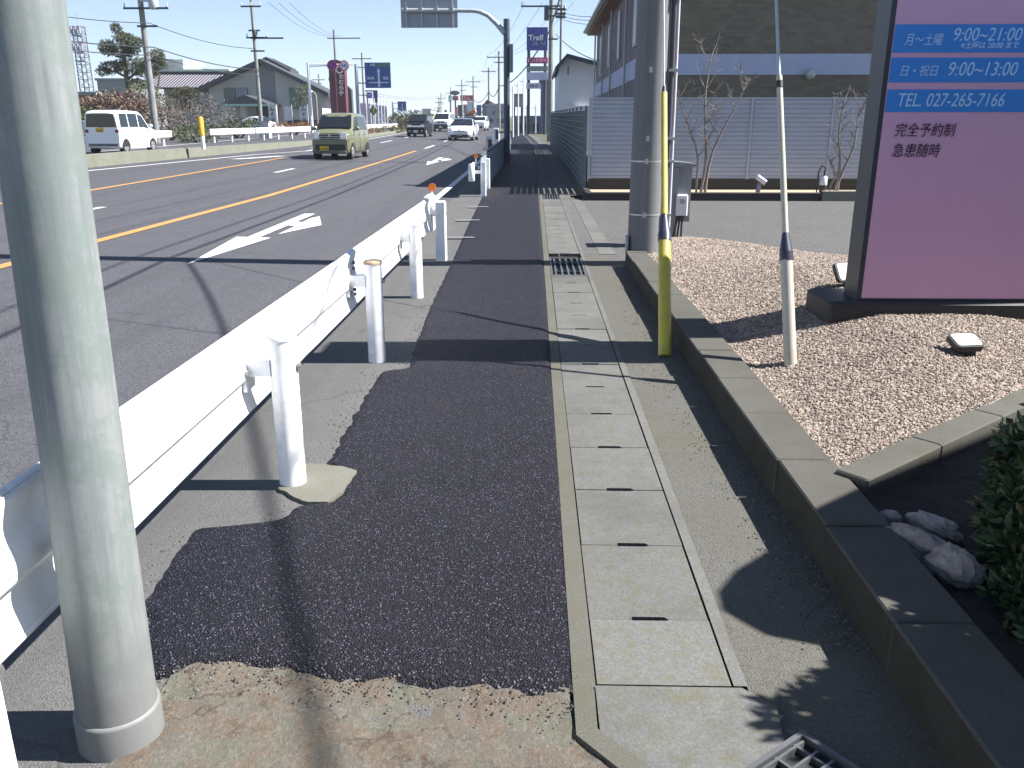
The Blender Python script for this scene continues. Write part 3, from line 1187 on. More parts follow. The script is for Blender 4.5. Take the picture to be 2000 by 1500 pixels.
mb = MB()
y = 19.3
while y < 45:
    x = rail2_x(y) - 0.06
    z = terr(x, y)
    mb.bb(x - 0.012, x + 0.012, y, y + 0.26, z + 0.05, z + 0.80)
    mb.bb(x - 0.022, x + 0.022, y + 0.26, y + 0.30, z + 0.03, z + 0.80)
    y += 0.30
mb.build('ribbed_panel', TEALP, pf)
mb = MB()
pts = [(rail2_x(y) - 0.06, y, terr(-1.1, y) + 0.84) for y in (19.2, 24, 28, 32, 36, 40, 45)]
mb.path(pts, 0.035, 8)
mb.build('top_rail', mk('dark_steel', (0.09, 0.1, 0.12), 0.5, 0.3), pf)
mb = MB()
m2 = MB()
rail_piece(m2, 18.65, 19.3, x0=-1.33)
m2.lathe((-1.345, 18.63, 0.345), [(0.05, 0), (0.07, 0.02), (0.07, 0.35), (0.05, 0.37)], 16)
m2.build('end_beam', WHITE_STEEL, pf)
for (x, y, h) in ((-1.10, 18.85, 0.73), (-1.12, 20.9, 0.72)):
    p = MB()
    p.cbox((x, y, h / 2), (0.11, 0.11, h + 0.05), 0.01)
    p.bb(x - 0.24, x - 0.05, y - 0.04, y + 0.04, 0.5, 0.57)
    p.build('post', WHITE_STEEL, pf)
reflector(pf, -1.26, 18.8, 0.87)

# ------------------------------------------------------------------ big galvanised pole in front
bpz = thing('sign_pole', 'thick galvanised pole with a base collar, closest to the camera', 'pole', (-1.06, 1.79, 0))
s = NT('galvanised_pole')
streak = s.noise(1.0, 7, 0.7, s.scaled(26, 26, 1.6))
blot = s.noise(9, 9, 0.8)
c = s.ramp(streak, [(0.3, (0.125, 0.142, 0.15)), (0.55, (0.215, 0.228, 0.226)), (0.75, (0.275, 0.285, 0.27))])
c = s.mix(s.ramp(blot, [(0.45, (0, 0, 0)), (0.58, (0.75, 0.75, 0.75))]), c, (0.15, 0.188, 0.172))
z = s.sep()[2]
low = s.ramp(s.math('ADD', z, s.math('MULTIPLY', s.noise(11, 5), 0.35)), [(0.28, (0.85, 0.85, 0.85)), (0.62, (0, 0, 0))])
c = s.mix(low, c, (0.155, 0.155, 0.15))
s.col(c)
s.set(Roughness=0.6, Metallic=0.0)
s.bump(s.noise(60, 5), 0.12, 0.004)
PG = s.m
mb = MB()
mb.path([(-1.052 + 0.021 * z_, 1.79, z_) for z_ in (-0.02, 0.6, 1.2, 1.8, 3.0, 5.2)], [0.0965, 0.0895, 0.0845, 0.080, 0.076, 0.070], 48)
mb.build('shaft', PG, bpz)
mb = MB()
mb.lathe((-1.05, 1.79, -0.05), [(0.1025, 0.0), (0.1025, 0.135), (0.1015, 0.142), (0.096, 0.145)], 48)
mb.build('base_collar', PG, bpz)

# ------------------------------------------------------------------ concrete utility pole and its guys
CPX, CPY = 1.245, 9.62
cp = thing('utility_pole', 'stout concrete utility pole with banded conduit at the corner of the gravel bed', 'utility pole', (CPX, CPY, 0))
s = NT('pole_concrete')
st = s.noise(1.0, 6, 0.7, s.scaled(20, 20, 0.8))
c = s.ramp(st, [(0.3, (0.14, 0.145, 0.15)), (0.7, (0.19, 0.192, 0.195))])
c = s.mix(s.ramp(s.noise(4, 7, 0.7), [(0.5, (0, 0, 0)), (0.75, (0.5, 0.5, 0.5))]), c, (0.12, 0.12, 0.125))
s.col(c)
s.set(Roughness=0.85)
s.bump(s.noise(90, 4), 0.25, 0.004)
POLEC = s.m
mb = MB()
mb.lathe((CPX, CPY, -0.05), [(0.186, 0), (0.178, 2), (0.15, 6), (0.11, 13.6)], 36)
mb.build('shaft', POLEC, cp)
STRAP = mk('steel_strap', (0.5, 0.5, 0.48), 0.4, 0.6)
for z in (0.55, 1.12, 1.36, 2.05, 2.75, 3.3, 4.2, 5.2):
    mb = MB()
    r = 0.187 - 0.0072 * z
    mb.lathe((CPX, CPY, z), [(r + 0.003, 0), (r + 0.003, 0.015)], 36)
    mb.bb(CPX + r - 0.01, CPX + r + 0.09, CPY - 0.12, CPY - 0.05, z - 0.008, z + 0.02)
    mb.bb(CPX - 0.05, CPX - 0.02, CPY - r - 0.015, CPY - r + 0.01, z - 0.02, z + 0.035)
    mb.build('strap', STRAP, cp)
mb = MB()
mb.path([(CPX + 0.21, CPY - 0.07, 0.1), (CPX + 0.20, CPY - 0.07, 2), (CPX + 0.175, CPY - 0.07, 4.5), (CPX + 0.15, CPY - .07, 6.5)], 0.03, 10)
mb.build('dark_conduit', mk('dark_conduit', (0.06, 0.055, 0.07), 0.5), cp)
mb = MB()
mb.path([(CPX + 0.262, CPY - 0.05, 0.1), (CPX + 0.25, CPY - 0.05, 2), (CPX + 0.225, CPY - 0.05, 4.5), (CPX + 0.2, CPY - .05, 6.5)], 0.016, 10)
mb.build('pale_conduit', mk('pale_conduit', (0.62, 0.6, 0.62), 0.5), cp)
mb = MB()
mb.box((CPX - 0.2, CPY - 0.06, 0.22), (0.02, 0.12, 0.2))
mb.build('number_plate', GREYP, cp)
mb = MB()
for z in (8.6, 11.6, 12.8):
    mb.bb(CPX - 0.9, CPX + 0.9, CPY - 0.15, CPY - 0.08, z, z + 0.08)
mb.build('crossarms', GALV, cp)

GUYTOPS = {}


def guytop(b):
    return GUYTOPS['yellow' if b.x < 1.2 else 'cream']



def guy(name, label, base, m, thick, parts):
    t = thing(name, label, 'guy wire', base)
    base = Vector(base)
    d_ = (guytop(base) - base)
    L_ = d_.length
    d_.normalize()
    for pn, a, b_, r0, r1, mm in parts:
        x = MB()
        x.tube(base + d_ * a, base + d_ * (b_ if b_ else L_), r0, r1, 20 if r0 > 0.01 else 6)
        x.build(pn, mm, t)
    return t


YEL = mk('yellow_guard', (0.5, 0.42, 0.045), 0.45, 0, 0.08, 4, dirt=(0.28, 0.24, 0.1), dirtscale=5)
CREAM = mk('cream_guard', (0.45, 0.42, 0.35), 0.5, 0, 0.06, 4, dirt=(0.33, 0.3, 0.24), dirtscale=5)
NAVY = mk('dark_boot', (0.03, 0.032, 0.06), 0.4)
WIRE = mk('steel_wire', (0.3, 0.34, 0.38), 0.4, 0.6)


def along(base, py):
    """distance along the guy at which it is sighted at height py"""
    base = Vector(base)
    d_ = (guytop(base) - base).normalized()
    lo, hi = 0.0, 9.0
    for _ in range(50):
        m_ = (lo + hi) / 2
        v = base + d_ * m_ - CAM
        y_ = 750 - F * v.dot(up) / v.dot(fw)
        if y_ > py:
            lo = m_
        else:
            hi = m_
    return lo


YB = (0.895, 5.56, 0.0)
WB = (1.505, 4.78, 0.14)
GUYTOPS['yellow'] = Vector((1.185, 9.46, 5.1))
GUYTOPS['cream'] = Vector((1.10, 9.5, 13.0))
a1, a2, a3 = along(YB, 458), along(YB, 415), along(YB, 182)
guy('guy_wire', 'guy wire in a bright yellow sleeve rising from the pavement edge', YB, YEL, 0.04, [
    ('lower_sleeve', 0, a1, 0.0445, 0.0445, YEL), ('boot_ring', a1 - 0.06, a1, 0.0485, 0.0485, NAVY), ('boot', a1, a2, 0.047, 0.018, NAVY),
    ('upper_sleeve', a2 - 0.02, a3, 0.0235, 0.0235, YEL), ('sleeve_cap', a3, a3 + 0.06, 0.02, 0.014, BLACK), ('wire', a3 + 0.05, None, 0.006, 0.006, WIRE)])
a1, a2, a3, a4 = along(WB, 492), along(WB, 455), along(WB, 148), along(WB, 165)
guy('guy_wire', 'guy wire in a cream sleeve rising out of the gravel', WB, CREAM, 0.04, [
    ('lower_sleeve', -0.05, a1, 0.037, 0.035, CREAM), ('boot_ring', a1 - 0.05, a1, 0.0395, 0.0395, NAVY), ('boot', a1, a2, 0.038, 0.019, NAVY),
    ('upper_sleeve', a2 - 0.02, a3, 0.0185, 0.0175, CREAM), ('sleeve_ring', a4 - 0.02, a4 + 0.02, 0.021, 0.021, BLACK), ('grip_end', a3, a3 + 0.9, 0.011, 0.006, GALV), ('wire', a3 + 0.9, None, 0.006, 0.006, WIRE)])

# ------------------------------------------------------------------ clinic sign pylon
SY = 5.47
sg = thing('pylon_sign', 'tall pink pylon sign with blue opening-hours bands on a black base', 'sign', (2.9, 5.9, 0.15))
SX0 = at(1683, 582, SY).x
SZ0 = at(1683, 582, SY).z
SX1 = 3.75
DARKG = mk('sign_dark_frame', (0.035, 0.04, 0.05), 0.4)
mb = MB()
mb.bb(SX0 - 0.03, SX1 + 0.03, SY + 0.012, SY + 0.24, 0.12, 4.4)
mb.build('case', DARKG, sg)
mb = MB()
mb.bb(SX0 + 0.4, SX1 - 0.2, SY + 0.25, SY + 0.56, 0.12, 4.3)  # unseen block added behind the case to widen the sign's shadow
mb.build('rear_shadow_block', DARKG, sg)
mb = MB()
mb.bb(SX0, SX1, SY, SY + 0.012, SZ0, 4.36)
PINK = mk('pink_panel', (0.60, 0.345, 0.50), 0.35, 0, 0.03, 0.8)
mb.build('panel', PINK, sg)
mb = MB()
mb.cbox(((SX0 + SX1) / 2 - 0.03, SY + 0.22, SZ0 - 0.2), (SX1 - SX0 + 0.36, 0.5, 0.36), 0.02)
mb.build('plinth', mk('black_plinth', (0.022, 0.022, 0.024), 0.6, 0, 0.3, 30), sg)
BLUEB = mk('sign_blue', (0.03, 0.22, 0.62), 0.35, 0, 0.04, 1)
PALE = mk('sign_pale_letters', (0.4, 0.62, 0.85), 0.5, 0, 0.02)
INK = mk('sign_dark_letters', (0.035, 0.015, 0.035), 0.5, 0, 0.02)


def zat(x, y):
    return at(x, y, SY).z


for (ya, yb) in ((48, 103), (113, 161), (175, 219)):
    mb = MB()
    mb.bb(SX0 + 0.001, SX1 - 0.001, SY - 0.004, SY, zat(1735, yb), zat(1735, ya))
    mb.build('blue_band', BLUEB, sg)


def stext(body, x0, x1, yt, yb, mat, shear=0.15, off=0.0):
    xm = (x0 + x1) / 2
    a_, b_ = at(x0, (yt + yb) / 2, SY - 0.006), at(x1, (yt + yb) / 2, SY - 0.006)
    text_mesh(body, mat, sg, 'lettering', a_.x, b_.x, zat(xm, yb), zat(xm, yt), SY - 0.0045, shear, off, 0.002)


stext('月～土曜', 1768, 1842, 65, 89, PALE)
stext('9:00~21:00', 1864, 1997, 54, 80, PALE, 0.2)
stext('※土曜は 20:00 まで', 1877, 1990, 81, 95, PALE, 0.15, 0.01)
stext('日・祝日', 1760, 1832, 127, 149, PALE)
stext('9:00~13:00', 1854, 1988, 121, 148, PALE, 0.2)
stext('TEL. 027-265-7166', 1755, 1962, 182, 208, PALE, 0.2)
stext('完全予約制', 1748, 1867, 240, 267, INK)
stext('急患随時', 1743, 1837, 280, 307, INK)


def floodlight(label, c, rz, tilt, w_=0.2, h_=0.13):
    t = thing('floodlight', label, 'floodlight', (c[0], c[1], 0.15), group='floodlights round the pylon sign')
    c = Vector(c)
    m = Matrix.Translation(c) @ Matrix.Rotation(rz, 4, 'Z') @ Matrix.Rotation(tilt, 4, 'X')

    def rr(w, h, z0, z1, r):
        out = []
        for z in (z0, z1):
            for cx, cy, a0 in ((w / 2 - r, h / 2 - r, 0), (-w / 2 + r, h / 2 - r, 90), (-w / 2 + r, -h / 2 + r, 180), (w / 2 - r, -h / 2 + r, 270)):
                for k in range(5):
                    a = R(a0 + 22.5 * k)
                    out.append(m @ Vector((cx + r * math.cos(a), cy + r * math.sin(a), z)))
        return out
    x = MB()
    vs = rr(w_, h_, -0.035, 0.0, 0.025)
    x.add(vs, [tuple(range(19, -1, -1)), tuple(range(20, 40))] + [(i, (i + 1) % 20, 20 + (i + 1) % 20, 20 + i) for i in range(20)])
    x.build('housing', BLACK, t)
    x = MB()
    vs = rr(w_ - 0.022, h_ - 0.022, 0.001, 0.005, 0.018)
    x.add(vs, [tuple(range(19, -1, -1)), tuple(range(20, 40))] + [(i, (i + 1) % 20, 20 + (i + 1) % 20, 20 + i) for i in range(20)])
    x.build('lens', mk('lens_white', (0.75, 0.8, 0.8), 0.25, 0, 0.02), t)
    x = MB()
    x.tube((c.x, c.y, bed_h(c.x, c.y) - 0.03), (c.x, c.y, c.z - 0.02), 0.012, n=8)
    x.bb(c.x - 0.05, c.x + 0.05, c.y - 0.03, c.y + 0.03, bed_h(c.x, c.y) - 0.01, bed_h(c.x, c.y) + 0.02)
    x.build('bracket', BLACK, t)


def on_gravel(px, py, clear):
    Y_ = 3.5
    while Y_ < 9:
        q_ = at(px, py, Y_)
        if q_.z - bed_h(q_.x, q_.y) < clear:
            return q_
        Y_ += 0.02


p = on_gravel(1887, 664, 0.085)
floodlight('small white floodlight standing on the gravel before the pylon sign', p, R(8), R(22), 0.165, 0.13)
p = on_gravel(1652, 530, 0.12)
floodlight('small white floodlight half hidden behind the dark edge of the pylon sign', p, R(25), R(60), 0.17, 0.15)

# ------------------------------------------------------------------ meter cabinet behind the pole
cb = thing('meter_cabinet', 'grey metal cabinet with a small meter box and hanging cables behind the yellow sleeve', 'cabinet', (1.93, 11.1, 0.1))
CAB = mk('cabinet_grey', (0.2, 0.215, 0.23), 0.5, 0.2, 0.06)
q0, q1 = at(1308, 325, 11.0), at(1346, 425, 11.0)
mb = MB()
mb.bb(q0.x, q1.x, 10.98, 11.3, q1.z - 0.05, q0.z)
mb.build('body', CAB, cb)
mb = MB()
mb.bb(q0.x - 0.03, q0.x + 0.115, 10.94, 11.05, 0.0, q0.z - 0.01)
mb.build('front_post', CAB, cb)
mb = MB()
n = 8
pr = [(q0.x - 0.05, 0.0), (q0.x - 0.05, 0.03)] + [(q0.x + (q1.x - q0.x + 0.05) * i / n, 0.03 + 0.03 * math.sin(math.pi * (0.5 + 0.5 * i / n))) for i in range(n + 1)] + [(q1.x + 0.06, 0.0)]
mb.prism([(x_, 10.93, q0.z + z_) for x_, z_ in pr], (0, 0.42, 0))
mb.build('hood', CAB, cb)
mb = MB()
qa, qb = at(1322, 380, 10.9), at(1342, 421, 10.9)
mb.cbox(((qa.x + qb.x) / 2, 10.93, (qa.z + qb.z) / 2), (qb.x - qa.x, 0.1, qa.z - qb.z), 0.015)
mbx = mb.build('meter_box', mk('meter_white', (0.62, 0.62, 0.66), 0.4), cb)
mb = MB()
mb.tube(((qa.x + qb.x) / 2, 10.885, qa.z - 0.08), ((qa.x + qb.x) / 2, 10.87, qa.z - 0.08), 0.035, n=14)
mb.build('dial', GREYP, mbx)
mb = MB()
for i in range(3):
    x_ = qa.x + 0.03 + 0.035 * i
    mb.path([(x_, 10.93, qb.z), (x_ - 0.015, 10.93, 0.3), (x_ - 0.05 + 0.02 * i, 10.95, 0.08)], 0.013, 6)
mb.build('cables', BLACK, cb)

# ------------------------------------------------------------------ far planter, panel fence and tiled building
FY = 19.4
mb = MB()
mb.cbox((3.5, 18.06, 0.05), (4.84, 0.14, 0.24), 0.015)
mb.cbox((1.14, 18.75, 0.05), (0.14, 1.24, 0.24), 0.015)
DARKK = m_concrete('dark_kerb', (0.14, 0.12, 0.125), 0.2, bump=0.3)
tag(mb.build('planter_wall', DARKK), 'low dark planter wall along the back of the driveway', 'planter wall')
mb = MB()
mb.cbox((9.0, 18.05, 0.07), (6.1, 0.15, 0.28), 0.015)
tag(mb.build('planter_wall', G_MOSSY), 'pale mossy planter wall at the back, right of the dark one', 'planter wall')
mb = MB()
mb.bb(1.22, 12, 18.13, FY - 0.05, 0.0, 0.135)
struct(mb.build('planter_gravel', mk('planter_gravel', (0.36, 0.28, 0.2), 0.9, 0, 0.3, 60, bump=1.0, bscale=70)))
mb = MB()
mb.bb(1.2, 12, FY - 0.04, FY + 0.1, 0.0, 0.36)
tag(mb.build('footing_wall', m_concrete('footing', (0.16, 0.155, 0.14), 0.3)), 'low dark concrete wall under the panel fence', 'wall')

fn = thing('panel_fence', 'grey ribbed panel fence in front of the tiled building', 'fence', (6, FY, 0.3))
s = NT('panel_fence_grey')
s.col(s.ramp(s.noise(1.5, 5), [(0.3, (0.31, 0.335, 0.40)), (0.7, (0.36, 0.385, 0.45))]))
s.set(Roughness=0.45)
FENCEM = s.m
fz0, fz1 = 0.40, 2.06
nseg = 6
for i in range(nseg):
    xa, xb = 1.24 + i * 1.75, 1.24 + (i + 1) * 1.75
    mb = MB()
    nr = 17
    hh = (fz1 - fz0 - 0.05) / nr
    for r in range(nr):
        z = fz0 + 0.03 + r * hh
        mb.prism([(xa + 0.02, FY, z), (xa + 0.02, FY - 0.016, z + 0.015), (xa + 0.02, FY - 0.012, z + hh - 0.014), (xa + 0.02, FY, z + hh - 0.008)], (xb - xa - 0.04, 0, 0))
    mb.bb(xa + .02, xb - .02, FY + 0.002, FY + 0.012, fz0 + 0.02, fz1 - 0.02)
    mb.build('ribbed_panel', FENCEM, fn)
mb = MB()
mb.bb(1.19, 11.8, FY - 0.03, FY + 0.03, fz1 - 0.02, fz1 + 0.02)
mb.bb(1.24, 11.8, FY - 0.02, FY + 0.03, fz0 - 0.02, fz0 + 0.018)
mb.build('rails', FENCEM, fn)
for i in range(nseg + 1):
    mb = MB()
    x_ = 1.215 + i * 1.75
    mb.bb(x_ - 0.03, x_ + 0.03, FY - 0.035, FY + 0.035, 0.3, fz1 - 0.021)
    mb.build('post', FENCEM, fn)

BX0, BY0, BY1, EZ = 2.72, 21.7, 40.0, 5.35
bl = thing('tiled_apartment', 'brown tiled two-storey building with a pale band behind the panel fence', 'building', (8, 28, 0.1))
s = NT('brown_tiles')
tc = s.n.new('ShaderNodeTexBrick')
v = s.sep()
cmb = s.n.new('ShaderNodeCombineXYZ')
s.link(s.math('ADD', v[0], v[1]), cmb.inputs[0])
s.link(v[2], cmb.inputs[1])
s.link(cmb.outputs[0], tc.inputs['Vector'])
tc.inputs['Scale'].default_value = 1.0
tc.inputs['Brick Width'].default_value = 0.235
tc.inputs['Row Height'].default_value = 0.08
tc.inputs['Mortar Size'].default_value = 0.006
tc.inputs['Color1'].default_value = (0.10, 0.075, 0.05, 1)
tc.inputs['Color2'].default_value = (0.185, 0.15, 0.105, 1)
tc.inputs['Mortar'].default_value = (0.09, 0.08, 0.065, 1)
s.col(s.mix(0.5, tc.outputs['Color'], s.ramp(s.noise(0.8, 5), [(0.3, (0.1, 0.08, 0.06)), (0.7, (0.17, 0.14, 0.1))])))
s.set(Roughness=0.6)
s.bump(tc.outputs['Fac'], -0.4, 0.005)
TILE = s.m
SIDING = mk('rose_grey_siding', (0.16, 0.125, 0.135), 0.7, 0, 0.25, 0.8)
BAND = mk('pale_band', (0.38, 0.41, 0.56), 0.6, 0, 0.05)
b1, b2 = 2.66, 3.13
for (za, zb) in ((0.0, b1), (b2, 6.6)):
    mb = MB()
    mb.bb(BX0 + 0.1, 16, BY0, BY0 + 0.3, za, zb)
    mb.build('front_wall', TILE, bl)
mb = MB()
mb.bb(BX0 - 0.02, 16, BY0 - 0.03, BY0 + 0.29, b1, b2)
mb.bb(BX0 - 0.02, BX0 + 0.28, BY0 + 0.29, BY1, b1 - 0.05 + 0.1, b2 + 0.1)
mb.build('band', BAND, bl)
mb = MB()
mb.bb(9.0, 9.02, BY0 - 0.034, BY0 - 0.029, b1, b2)
mb = MB()
mb.bb(BX0, BX0 + 0.3, BY0 + 0.3, BY1, 0, EZ + 0.2)
mb.bb(BX0 + 0.3, 15, BY1 - 0.3, BY1, 0, EZ + 0.2)
mb.build('side_wall', SIDING, bl)
mb = MB()
mb.prism([(BX0 - 0.5, BY0 - 0.35, EZ), (16, BY0 - 0.35, EZ + 4.5), (16, BY0 - 0.35, EZ + 4.75), (BX0 - 0.5, BY0 - 0.35, EZ + 0.25)], (0, BY1 - BY0 + 0.8, 0))
mb.build('roof', mk('eave_pale', (0.5, 0.52, 0.53), 0.6), bl)
mb = MB()
mb.bb(BX0 - 0.42, BX0 + 0.05, BY0 - 0.3, BY1 + 0.3, EZ - 0.06, EZ - 0.005)
mb.build('soffit', mk('soffit_wood', (0.33, 0.2, 0.13), 0.7), bl)
mb = MB()
mb.tube((BX0 - 0.54, BY0 - 0.36, EZ + 0.1), (BX0 - 0.54, BY1 + 0.45, EZ + 0.1), 0.06, n=8)
mb.build('gutter', mk('gutter_white', (0.62, 0.62, 0.63), 0.5), bl)
for (y_, w2, z0, z1) in ((24.5, 0.8, 3.6, 5.0), (29.2, 0.6, 3.6, 4.9), (33.0, 0.6, 3.6, 4.9), (37.0, 0.9, 3.5, 4.9)):
    mb = MB()
    mb.bb(BX0 - 0.05, BX0 + 0.02, y_ - w2 / 2 - .06, y_ + w2 / 2 + .06, z0 - .06, z1 + .06)
    wdw = mb.build('window', mk('window_frame_grey', (0.25, 0.26, 0.3), 0.4), bl)
    mb = MB()
    mb.bb(BX0 - 0.06, BX0 - 0.045, y_ - w2 / 2, y_ + w2 / 2, z0, z1)
    mb.build('pane', mk('dark_glass', (0.012, 0.018, 0.03), 0.3, 0, 0.05), wdw)
for y_ in (22.4, 26.5, 31.5, 35.2, 39.7):
    mb = MB()
    mb.tube((BX0 - 0.1, y_, 0.2), (BX0 - 0.1, y_, EZ - 0.07), 0.035, n=8)
    mb.build('downpipe', mk('pipe_grey', (0.38, 0.4, 0.42), 0.5) if y_ < 39 else mk('gutter_white', (0.62, 0.62, 0.63), 0.5), bl)
mb = MB()
q = at(1580, 145, BY0)
mb.sphere((q.x, BY0 - 0.14, q.z), (0.12, 0.1, 0.13), 14, 8)
mb.bb(q.x - 0.08, q.x + 0.08, BY0 - 0.09, BY0 - 0.03, q.z - 0.1, q.z + 0.1)
mb.build('vent_hood', GALV, bl)


# ------------------------------------------------------------------ bare trees and small lights in the planter
TWIG = mk('bare_bark', (0.2, 0.17, 0.15), 0.9, 0, 0.3, 20)


def bare_tree(base, stems, label, seed, twig=0.5):
    t = thing('bare_tree', label, 'tree', base, group='bare young trees in the far planter')
    rg = random.Random(seed)
    br = MB()
    for (dx, dz, lean, r0) in stems:
        st = MB()
        pts = []
        n = 8
        for i in range(n + 1):
            u = i / n
            pts.append(Vector((base[0] + dx + lean * u ** 1.4 + 0.05 * math.sin(u * 7 + dx * 40), base[1] + 0.05 * math.sin(u * 5 + dz), base[2] + dz * u)))
        st.path(pts, [r0 * (1 - 0.75 * i / n) for i in range(n + 1)], 7)
        st.build('trunk', TWIG, t)
        for i in range(3, n + 1):
            for k in range(3):
                a = rg.uniform(-1, 1)
                L_ = dz * rg.uniform(0.1, 0.26)
                p0 = pts[i] if i < n else pts[n - 1].lerp(pts[n], rg.random())
                d_ = Vector((math.copysign(rg.uniform(.3, .75), a), rg.uniform(-.5, .5), rg.uniform(.55, 1))).normalized()
                p1 = p0 + d_ * L_ * .5 + Vector((0, 0, .02))
                p2 = p1 + (d_ + Vector((0, 0, .5))).normalized() * L_ * .5
                br.path([p0, p1, p2], [r0 * .3, r0 * .22, r0 * .1], 4)
                for q_ in range(3):
                    e = p1.lerp(p2, rg.random())
                    d2 = Vector((rg.uniform(-1, 1), rg.uniform(-.7, .7), rg.uniform(.2, 1))).normalized()
                    br.path([e, e + d2 * L_ * .35], [r0 * .16, r0 * .07], 3)
    br.build('twigs', TWIG, t)


pb = at(1375, 366, 18.4)
bare_tree((pb.x - 0.05, 18.45, 0.13), [(0.0, 2.75, 0.02, 0.035), (0.05, 2.3, 0.75, 0.032), (-0.04, 1.95, -0.5, 0.025)], 'taller bare young tree with spreading stems, left of the two in the planter', 4)
pb = at(1632, 362, 18.5)
bare_tree((pb.x, 18.5, 0.13), [(0.0, 1.9, -0.03, 0.035), (0.1, 1.75, 0.28, 0.032), (-0.05, 0.7, -0.1, 0.03)], 'shorter pruned bare young tree behind the pylon sign edge', 9)

t = thing('spotlight', 'small grey cylinder spotlight tilted up at the fence from the planter', 'spotlight', (at(1483, 370, 18.5).x, 18.5, 0.13))
q = at(1483, 360, 18.5)
mb = MB()
mb.tube((q.x - .02, 18.5, 0.12), (q.x, 18.5, q.z + 0.02), 0.05, 0.04, 12)
mb.build('stake', mk('spot_dark', (0.2, 0.19, 0.24), 0.5), t)
mb = MB()
mb.tube((q.x - 0.06, 18.5, q.z + 0.16), (q.x + 0.12, 18.45, q.z + 0.03), 0.055, 0.06, 14)
mb.build('head', mk('spot_pale', (0.55, 0.55, 0.6), 0.4), t)
q = at(1608, 355, 18.45)
t = thing('garden_lamp', 'small black and white garden lamp with a curved arm by the bare tree', 'garden lamp', (q.x, 18.45, 0.13))
mb = MB()
mb.lathe((q.x, 18.45, q.z - 0.07), [(0.075, 0), (0.08, 0.02), (0.075, 0.17), (0.05, 0.19)], 16)
mb.build('lantern', mk('meter_white', (0.62, 0.62, 0.66), 0.4), t)
mb = MB()
mb.lathe((q.x, 18.45, 0.10), [(0.06, 0), (0.085, q.z - 0.17)], 14)
mb.path([(q.x - .12, 18.45, 0.13), (q.x - .12, 18.45, q.z + 0.2), (q.x - .06, 18.45, q.z + 0.33), (q.x + .02, 18.45, q.z + 0.28), (q.x, 18.45, q.z + 0.12)], 0.014, 6)
mb.build('arm', BLACK, t)

# ------------------------------------------------------------------ mesh fence along the pavement
mf = thing('slatted_fence', 'dark slatted fence with thin uprights running along the pavement beside the building', 'fence', (1.14, 30, terr(1, 30)))
DWIRE = mk('dark_fence_steel', (0.16, 0.19, 0.2), 0.5, 0.3)


def mfx(y):
    return 1.13 - 0.004 * (y - 19.5) - shift(y) * .8


SLAT = mk('fence_slat', (0.40, 0.44, 0.47), 0.5, 0.1, 0.1, 2)
for (ya, yb) in ((19.5, 28), (28, 38), (38, 48)):
    mb = MB()
    for i in range(12):
        z = 0.09 + i * 0.148
        xa, xb, za, zb = mfx(ya), mfx(yb), terr(1, ya), terr(1, yb)
        mb.prism([(xa - .012, ya, za + z), (xa + .004, ya, za + z), (xa + .02, ya, za + z + .112), (xa + .004, ya, za + z + .112)], (xb - xa, yb - ya, zb - za))
    mb.build('slat_panel', SLAT, mf)
mb = MB()
y = 19.5
while y < 48:
    x_, z_ = mfx(y), terr(1, y)
    mb.bb(x_ - 0.035, x_ - 0.02, y - 0.011, y + 0.011, z_ + 0.08, z_ + 1.80)
    y += 0.25
mb.build('upright_bars', DWIRE, mf)
mb = MB()
for (ya, yb) in ((19.5, 28), (28, 38), (38, 48)):
    for i in range(12):
        z = 0.075 + i * 0.148
        mb.tube((mfx(ya) - .045, ya, terr(1, ya) + z), (mfx(yb) - .045, yb, terr(1, yb) + z), 0.010, n=5)
mb.build('cross_wires', DWIRE, mf)
y = 19.5
while y < 48.1:
    p_ = MB()
    x_, z_ = mfx(y), terr(1, y)
    p_.bb(x_ - 0.03, x_ + 0.03, y - 0.03, y + 0.03, z_, z_ + 1.9)
    p_.build('post', DWIRE, mf)
    y += 2.0
mb = MB()
for (ya, yb) in ((19.2, 28), (28, 38), (38, 48)):
    mb.prism([(mfx(ya) - .06, ya, terr(1, ya) - .05), (mfx(ya) + .06, ya, terr(1, ya) - .05), (mfx(ya) + .06, ya, terr(1, ya) + .09), (mfx(ya) - .06, ya, terr(1, ya) + .09)], (mfx(yb) - mfx(ya), yb - ya, terr(1, yb) - terr(1, ya)))
mb.build('base_kerb', G_CONC, mf)
# ------------------------------------------------------------------ vehicles
GLASS = mk('car_glass', (0.012, 0.016, 0.02), 0.06, 0, 0.1)
TYRE = mk('tyre', (0.015, 0.015, 0.016), 0.8)
RIM = mk('rim', (0.5, 0.5, 0.52), 0.35, 0.7)
TRIM = mk('black_trim', (0.02, 0.02, 0.022), 0.5)
LAMP = mk('headlamp', (0.55, 0.58, 0.62), 0.12, 0.3, 0.05)
RED = mk('tail_lamp', (0.22, 0.01, 0.02), 0.2)
CHROME = mk('chrome', (0.6, 0.6, 0.62), 0.2, 0.9)
PLATE_Y = mk('yellow_plate', (0.75, 0.5, 0.02), 0.5)
PLATE_W = mk('white_plate', (0.7, 0.7, 0.7), 0.5)
PLATE_T = mk('plate_ink', (0.02, 0.05, 0.02), 0.5)


